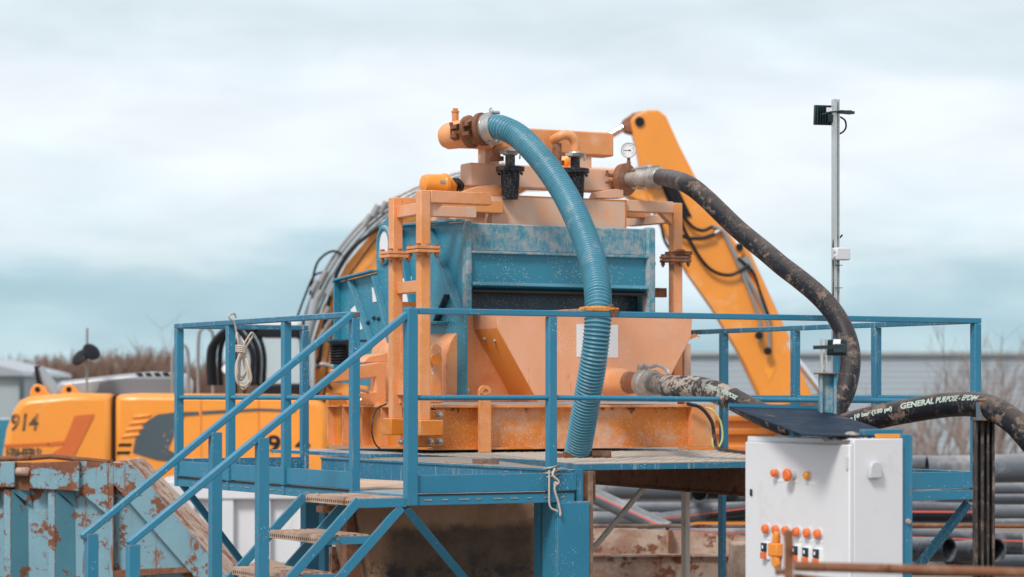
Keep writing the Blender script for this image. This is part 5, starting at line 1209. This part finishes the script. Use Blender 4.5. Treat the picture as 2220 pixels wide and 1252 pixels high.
m = MB(); u0 = uof(1803, .03); u1 = uof(1838, .03); m.box(u0 + .02, u1, .0, .06, onm(1, 510).z, onm(1, 478).z); jb = m.build('junction_box', 'greyplastic' if 0 else 'cab', t, bevel=.008)
m = MB()
for zq in (.30, .7): m.lathe(P(u0 + .02, .03, onm(1, 510).z + (onm(1, 478).z - onm(1, 510).z) * zq), -U, [(0, .02), (.012, .016)], 14)
sub('gland', jb, m, 'greyplastic')
m = MB(); m.tube(spline([onm(1818, 510), onm(1812, 516), onm(1808, 522), onm(1807, 560), onm(1808, 600), onm(1807, 650)], 8), .008, 8); m.tube(spline([onm(1826, 510), onm(1820, 516), onm(1811, 518), onm(1809, 540)], 6), .006, 8)
for y in (545, 576, 625): m.bar(onm(1804, y) - V * .03, onm(1820, y) - V * .03, .01, .004)
m.build('cable', 'blk', t)

# ================================================================== CONTROL CABINET
CU = None
far = onY(1620, 858, 13.6)
Cv = -V; Cn = -U              # along the face (to the right = nearer), face normal
def C(a, d, z): return Vector((far.x, far.y, 0)) + Cv * a + Cn * d + Z * z
def onc(px, py, d=0.0):      # point on the cabinet's face plane pushed out by d
    r = ray(px, py); n_ = Cn; p0 = C(0, d, 0); return EP + r * ((p0 - EP).dot(n_) / r.dot(n_))
def ca(px): return (onc(px, 858) - C(0, 0, 0)).dot(Cv)
zct = onc(1620, 946).z; wa = ca(1851)
t = thing('control_cabinet', 'white electrical control cabinet with orange buttons and switches, right of the deck', 'cabinet', C(wa / 2, 0, 0), A)
DEP = .305
m = MB(); m.box(0, wa, -DEP, 0, .15, zct, C); m.box(0, wa, -DEP, .0, .05, .15, C); m.build('body', 'cab', t, bevel=.006)
a1 = wa
m = MB(); m.box(.012, a1 - .008, 0, .022, .2, zct - .03, C); dr_ = m.build('door', 'cab', t, bevel=.006)
m = MB(); m.box(.006, a1 - .002, -.002, .003, .19, zct - .022, C); m.build('door_seal', 'greyplastic', t)
dd_ = .022
def cbtn(px, py, r, mat, base='greyplastic', l=.022, par=dr_, nm='button'):
    c = onc(px, py, dd_); m = MB(); m.lathe(c, Cn, [(0, r * 1.25), (.008, r * 1.2)], 20); m.m(1); m.lathe(c + Cn * .0085, Cn, [(0, r), (l - .006, r), (l, r * .7)], 20); sub(nm, par, m, [base, mat])
cbtn(1686, 1026, .020, 'button', l=.03); cbtn(1754, 1031, .020, 'amber')
c = onc(1722, 1030, dd_); m = MB(); m.lathe(c, Cn, [(0, .024), (.03, .022)], 20); m.m(1); m.lathe(c + Cn * .025, Cn, [(0, .014), (.008, .018), (.012, .032), (.026, .034), (.034, .024)], 24); sub('emergency_stop', dr_, m, ['greyplastic', 'button'])
m = MB()
for px, py, w_ in ((1688, 1042, .045), (1720, 1044, .045), (1757, 1048, .052)):
    c = onc(px, py, dd_); m.prism([c - Cv * w_ - Z * .006, c + Cv * w_ - Z * .006, c + Cv * w_ + Z * .006, c - Cv * w_ + Z * .006], Cn * .002)
for i_, px in enumerate([1664, 1686, 1731, 1754, 1777]):
    c = onc(px, 1168 + i_ * 1.6, dd_); m.prism([c - Cv * .03 - Z * .005, c + Cv * .03 - Z * .005, c + Cv * .03 + Z * .005, c - Cv * .03 + Z * .005], Cn * .002)
sub('label_strip', dr_, m, 'paper')
for zq in (zct - .12, .5): m = MB(); m.cyl(C(a1 - .02, .026, zq - .03), C(a1 - .02, .026, zq + .03), .008, 10); sub('hinge', dr_, m, 'greyplastic')
for i, px in enumerate([1664, 1686, 1708, 1731, 1754, 1777]): cbtn(px, 1147 + (px - 1664) * .1, .024, 'button')
for i, (px, py) in enumerate([(1662, 1194), (1729, 1201), (1752, 1205), (1775, 1208)]):
    c = onc(px, py, dd_); m = MB()
    f = lambda a, b, cc: c + Cv * a + Cn * b + Z * cc
    m.box(-.024, .036, 0, .012, -.045, .045, f); m.m(1); m.box(-.02, .02, .0125, .024, -.005, .04, f); m.m(2); m.box(-.018, .018, .0125, .03, -.042, -.008, f); m.m(0); m.box(-.006, .006, .025, .028, .01, .028, f)
    sub('switch', dr_, m, ['cablabel', 'lamp', 'button'], bevel=.002)
c = onc(1688, 1192, dd_)
m = MB(); f = lambda a, b, cc: c + Cv * a + Cn * b + Z * cc
m.prism([f(-.02, .01, .03), f(.02, .01, .03), f(.03, .01, .085), f(.01, .01, .10), f(-.004, .01, .085)], Cn * .025); m.prism([f(-.025, .01, -.03), f(.03, .01, -.03), f(.035, .01, -.075), f(.012, .01, -.10), f(-.01, .01, -.085)], Cn * .025)
m.box(-.045, .04, .0, .04, -.035, .035, f); sub('main_switch', dr_, m, 'switch', bevel=.008)
m = MB(); f = lambda a, b, cc: onc(1629, 1068, dd_) + Cv * a + Cn * b + Z * cc
m.box(-.008, .012, .0, .008, -.018, .018, f); sub('lock', dr_, m, 'lamp', bevel=.004)
m = MB(); r_ = ray(1893, 1021); c = EP + r_ * ((C(wa, 0, 0) - EP).dot(Cv) / r_.dot(Cv)); pts_ = [(-.058, -.04), (.058, -.04), (.058, .022), (.04, .044), (0, .05), (-.04, .044), (-.058, .022)]
m.prism([c + U * a * .62 + Z * b * .95 for a, b in pts_], Cv * .03); m.build('vent_cover', 'greyplastic', t, bevel=.006)

# shelter frame and tilted canopy
t = thing('cabinet_canopy', 'blue steel frame with a tilted dark blue sheet roof over the control cabinet', 'canopy', C(wa, -.35, 0), A)
zc_ = onY(1965, 942, 12.9).z
m = MB(); m.box(wa - .14, wa - .02, -DEP - .075, -DEP - .06, 0, zc_, C); m.box(wa - .04, wa - .02, -DEP - .06, -DEP - .008, 0, zc_, C); m.box(wa - .14, wa - .12, -DEP - .06, -DEP - .008, 0, zc_, C); m.build('column', 'rail', t, bevel=.004)
m = MB(); m.lathe(C(wa - .02, -DEP - .045, onY(1979, 1132, 12.9).z), Cv, [(0, .014), (.012, .012)], 12); m.build('bolt', 'rustpale', t)
m = MB(); m.box(wa - .12, wa - .08, -DEP - .06, -.12, zct + .004, zct + .045, C); m.build('cross_beam', 'rail', t, bevel=.004)
m = MB(); m.box(wa - .14, wa - .10, -.12, -.06, zct + .002, zct + .03, C); m.box(.1, .14, -.25, -.2, zct + .002, zct + .08, C); m.build('bracket', 'rail', t)
FLc, FRc, BRc = onY(1580, 884, 13.75), onY(1785, 890, 14.0), onY(1960, 951, 12.95)
BLc = FLc + BRc - FRc
nrm = (FRc - FLc).cross(BRc - FLc).normalized(); nrm = nrm if nrm.z > 0 else -nrm
m = MB(); m.prism([FLc, FRc, BRc, BLc], nrm * .006); rf = m.build('roof_sheet', 'navy', t)
m = MB(); m.bar(FLc + Z * .009, FRc + Z * .009, .01, .03); sub('folded_edge', rf, m, 'rail')
# I-post on the canopy with second floodlight
ip = onY(1794, 892, 13.85); zt_ = onY(1794, 812, 13.85).z
m = MB(); f = lambda a, b, cc: Vector((ip.x + a, ip.y + b, cc))
m.box(-.045, -.03, -.04, .04, ip.z - .02, zt_, f); m.box(.03, .045, -.04, .04, ip.z - .02, zt_, f); m.box(-.03, .03, -.004, .004, ip.z - .02, zt_, f); m.build('upright', 'tealdust', t, bevel=.002)
m = MB(); m.box(-.07, .07, -.06, .05, zt_, zt_ + .008, f); m.build('cap_plate', 'rust', t, bevel=.002)
t2 = thing('floodlight', 'small black floodlight on a short slotted white bracket above the control cabinet', 'floodlight', f(0, 0, zt_ + .008))
z2 = onY(1785, 735, 13.85).z
m = MB(); m.box(-.038, -.026, -.02, .02, zt_ + .008, z2, f); m.box(-.012, -.004, -.02, .02, zt_ + .008, z2, f)
z = zt_ + .01
while z < z2 - .03: m.box(-.026, -.012, .0, .005, z, z + .02, f); z += .042
m.build('bracket_pole', 'galv', t2, smooth=False)
floodlight(t2, onY(1814, 753, 13.8), .055, Vector((.9, -.35, 0)).normalized(), Vector((.1, .15, 1)).normalized(), 0)
m = MB(); m.bar(onY(1763, 754, 13.7), onY(1830, 752, 13.7), .02, .02); m.build('arm', 'lamp', t2)
# rag and spirit level lying on the cabinet
m = MB(); rnd = random.Random(8); c = C(wa - .13, -.07, zct + .03)
vs = []; nn = 14
for i in range(nn + 1):
    for j in range(nn + 1):
        a = (i / nn - .5); b = (j / nn - .5); h = .035 * math.exp(-9 * (a * a + b * b)) + .018 * mnoise(Vector((a * 9, b * 9, 4)))
        vs.append(c + Cv * a * .2 + Cn * b * .2 + Z * (h - .04))
fs = [(i * (nn + 1) + j, i * (nn + 1) + j + 1, (i + 1) * (nn + 1) + j + 1, (i + 1) * (nn + 1) + j) for i in range(nn) for j in range(nn)]
m.add(vs, fs); o = m.build('rag', paint('rag', (.42, .36, .32), .9, dust=.5, dcol=(.12, .09, .08), s=6), base=C(wa - .13, -.07, zct)); tag(o, 'crumpled grey rag lying on top of the control cabinet', 'rag')
so2 = o.modifiers.new('thick', 'SOLIDIFY'); so2.thickness = .006

q_ = C(wa - .03, -.16, zct + .012)
m = MB(); m.bar(q_, q_ + U * .14, .03, .02); o = m.build('spirit_level', 'amber', base=q_, bevel=.002); tag(o, 'small orange level lying on the cabinet top beside the rag', 'spirit level')
# foreground rusty rail
m = MB(); YF = 9.6; t = thing('rusty_guard', 'blurred rusty guard with an upright flat post in the bottom right foreground', 'guard rail', (onY(1710, 0, YF).x, YF, 0))
m.tube([onY(1722, 1228, YF), onY(2260, 1243, YF - .1), onY(2500, 1248, YF - .1)], .0185, 14); m.build('rail', 'rust', t)
m = MB(); a, b = onY(1700, 1150, YF), onY(1719, 1150, YF); m.box(a.x, b.x, YF - .02, YF + .0, 0, a.z, W3); m.build('upright', 'rust', t, bevel=.002)
m = MB(); m.tube([onY(1722, 1252, YF + .1), onY(1900, 1275, YF + .1)], .016, 12); m.build('rail', 'rust', t)
m = MB(); m.lathe(onY(1682, 1240, YF), (1, 0, 0), [(0, .012), (.03, .012)], 10); m.build('stub', 'rust', t)

for o in list(bpy.data.objects):
    if o.type == 'MESH' and o.parent is None and 'kind' not in o.keys() and 'label' not in o.keys(): print('UNTAGGED', o.name)
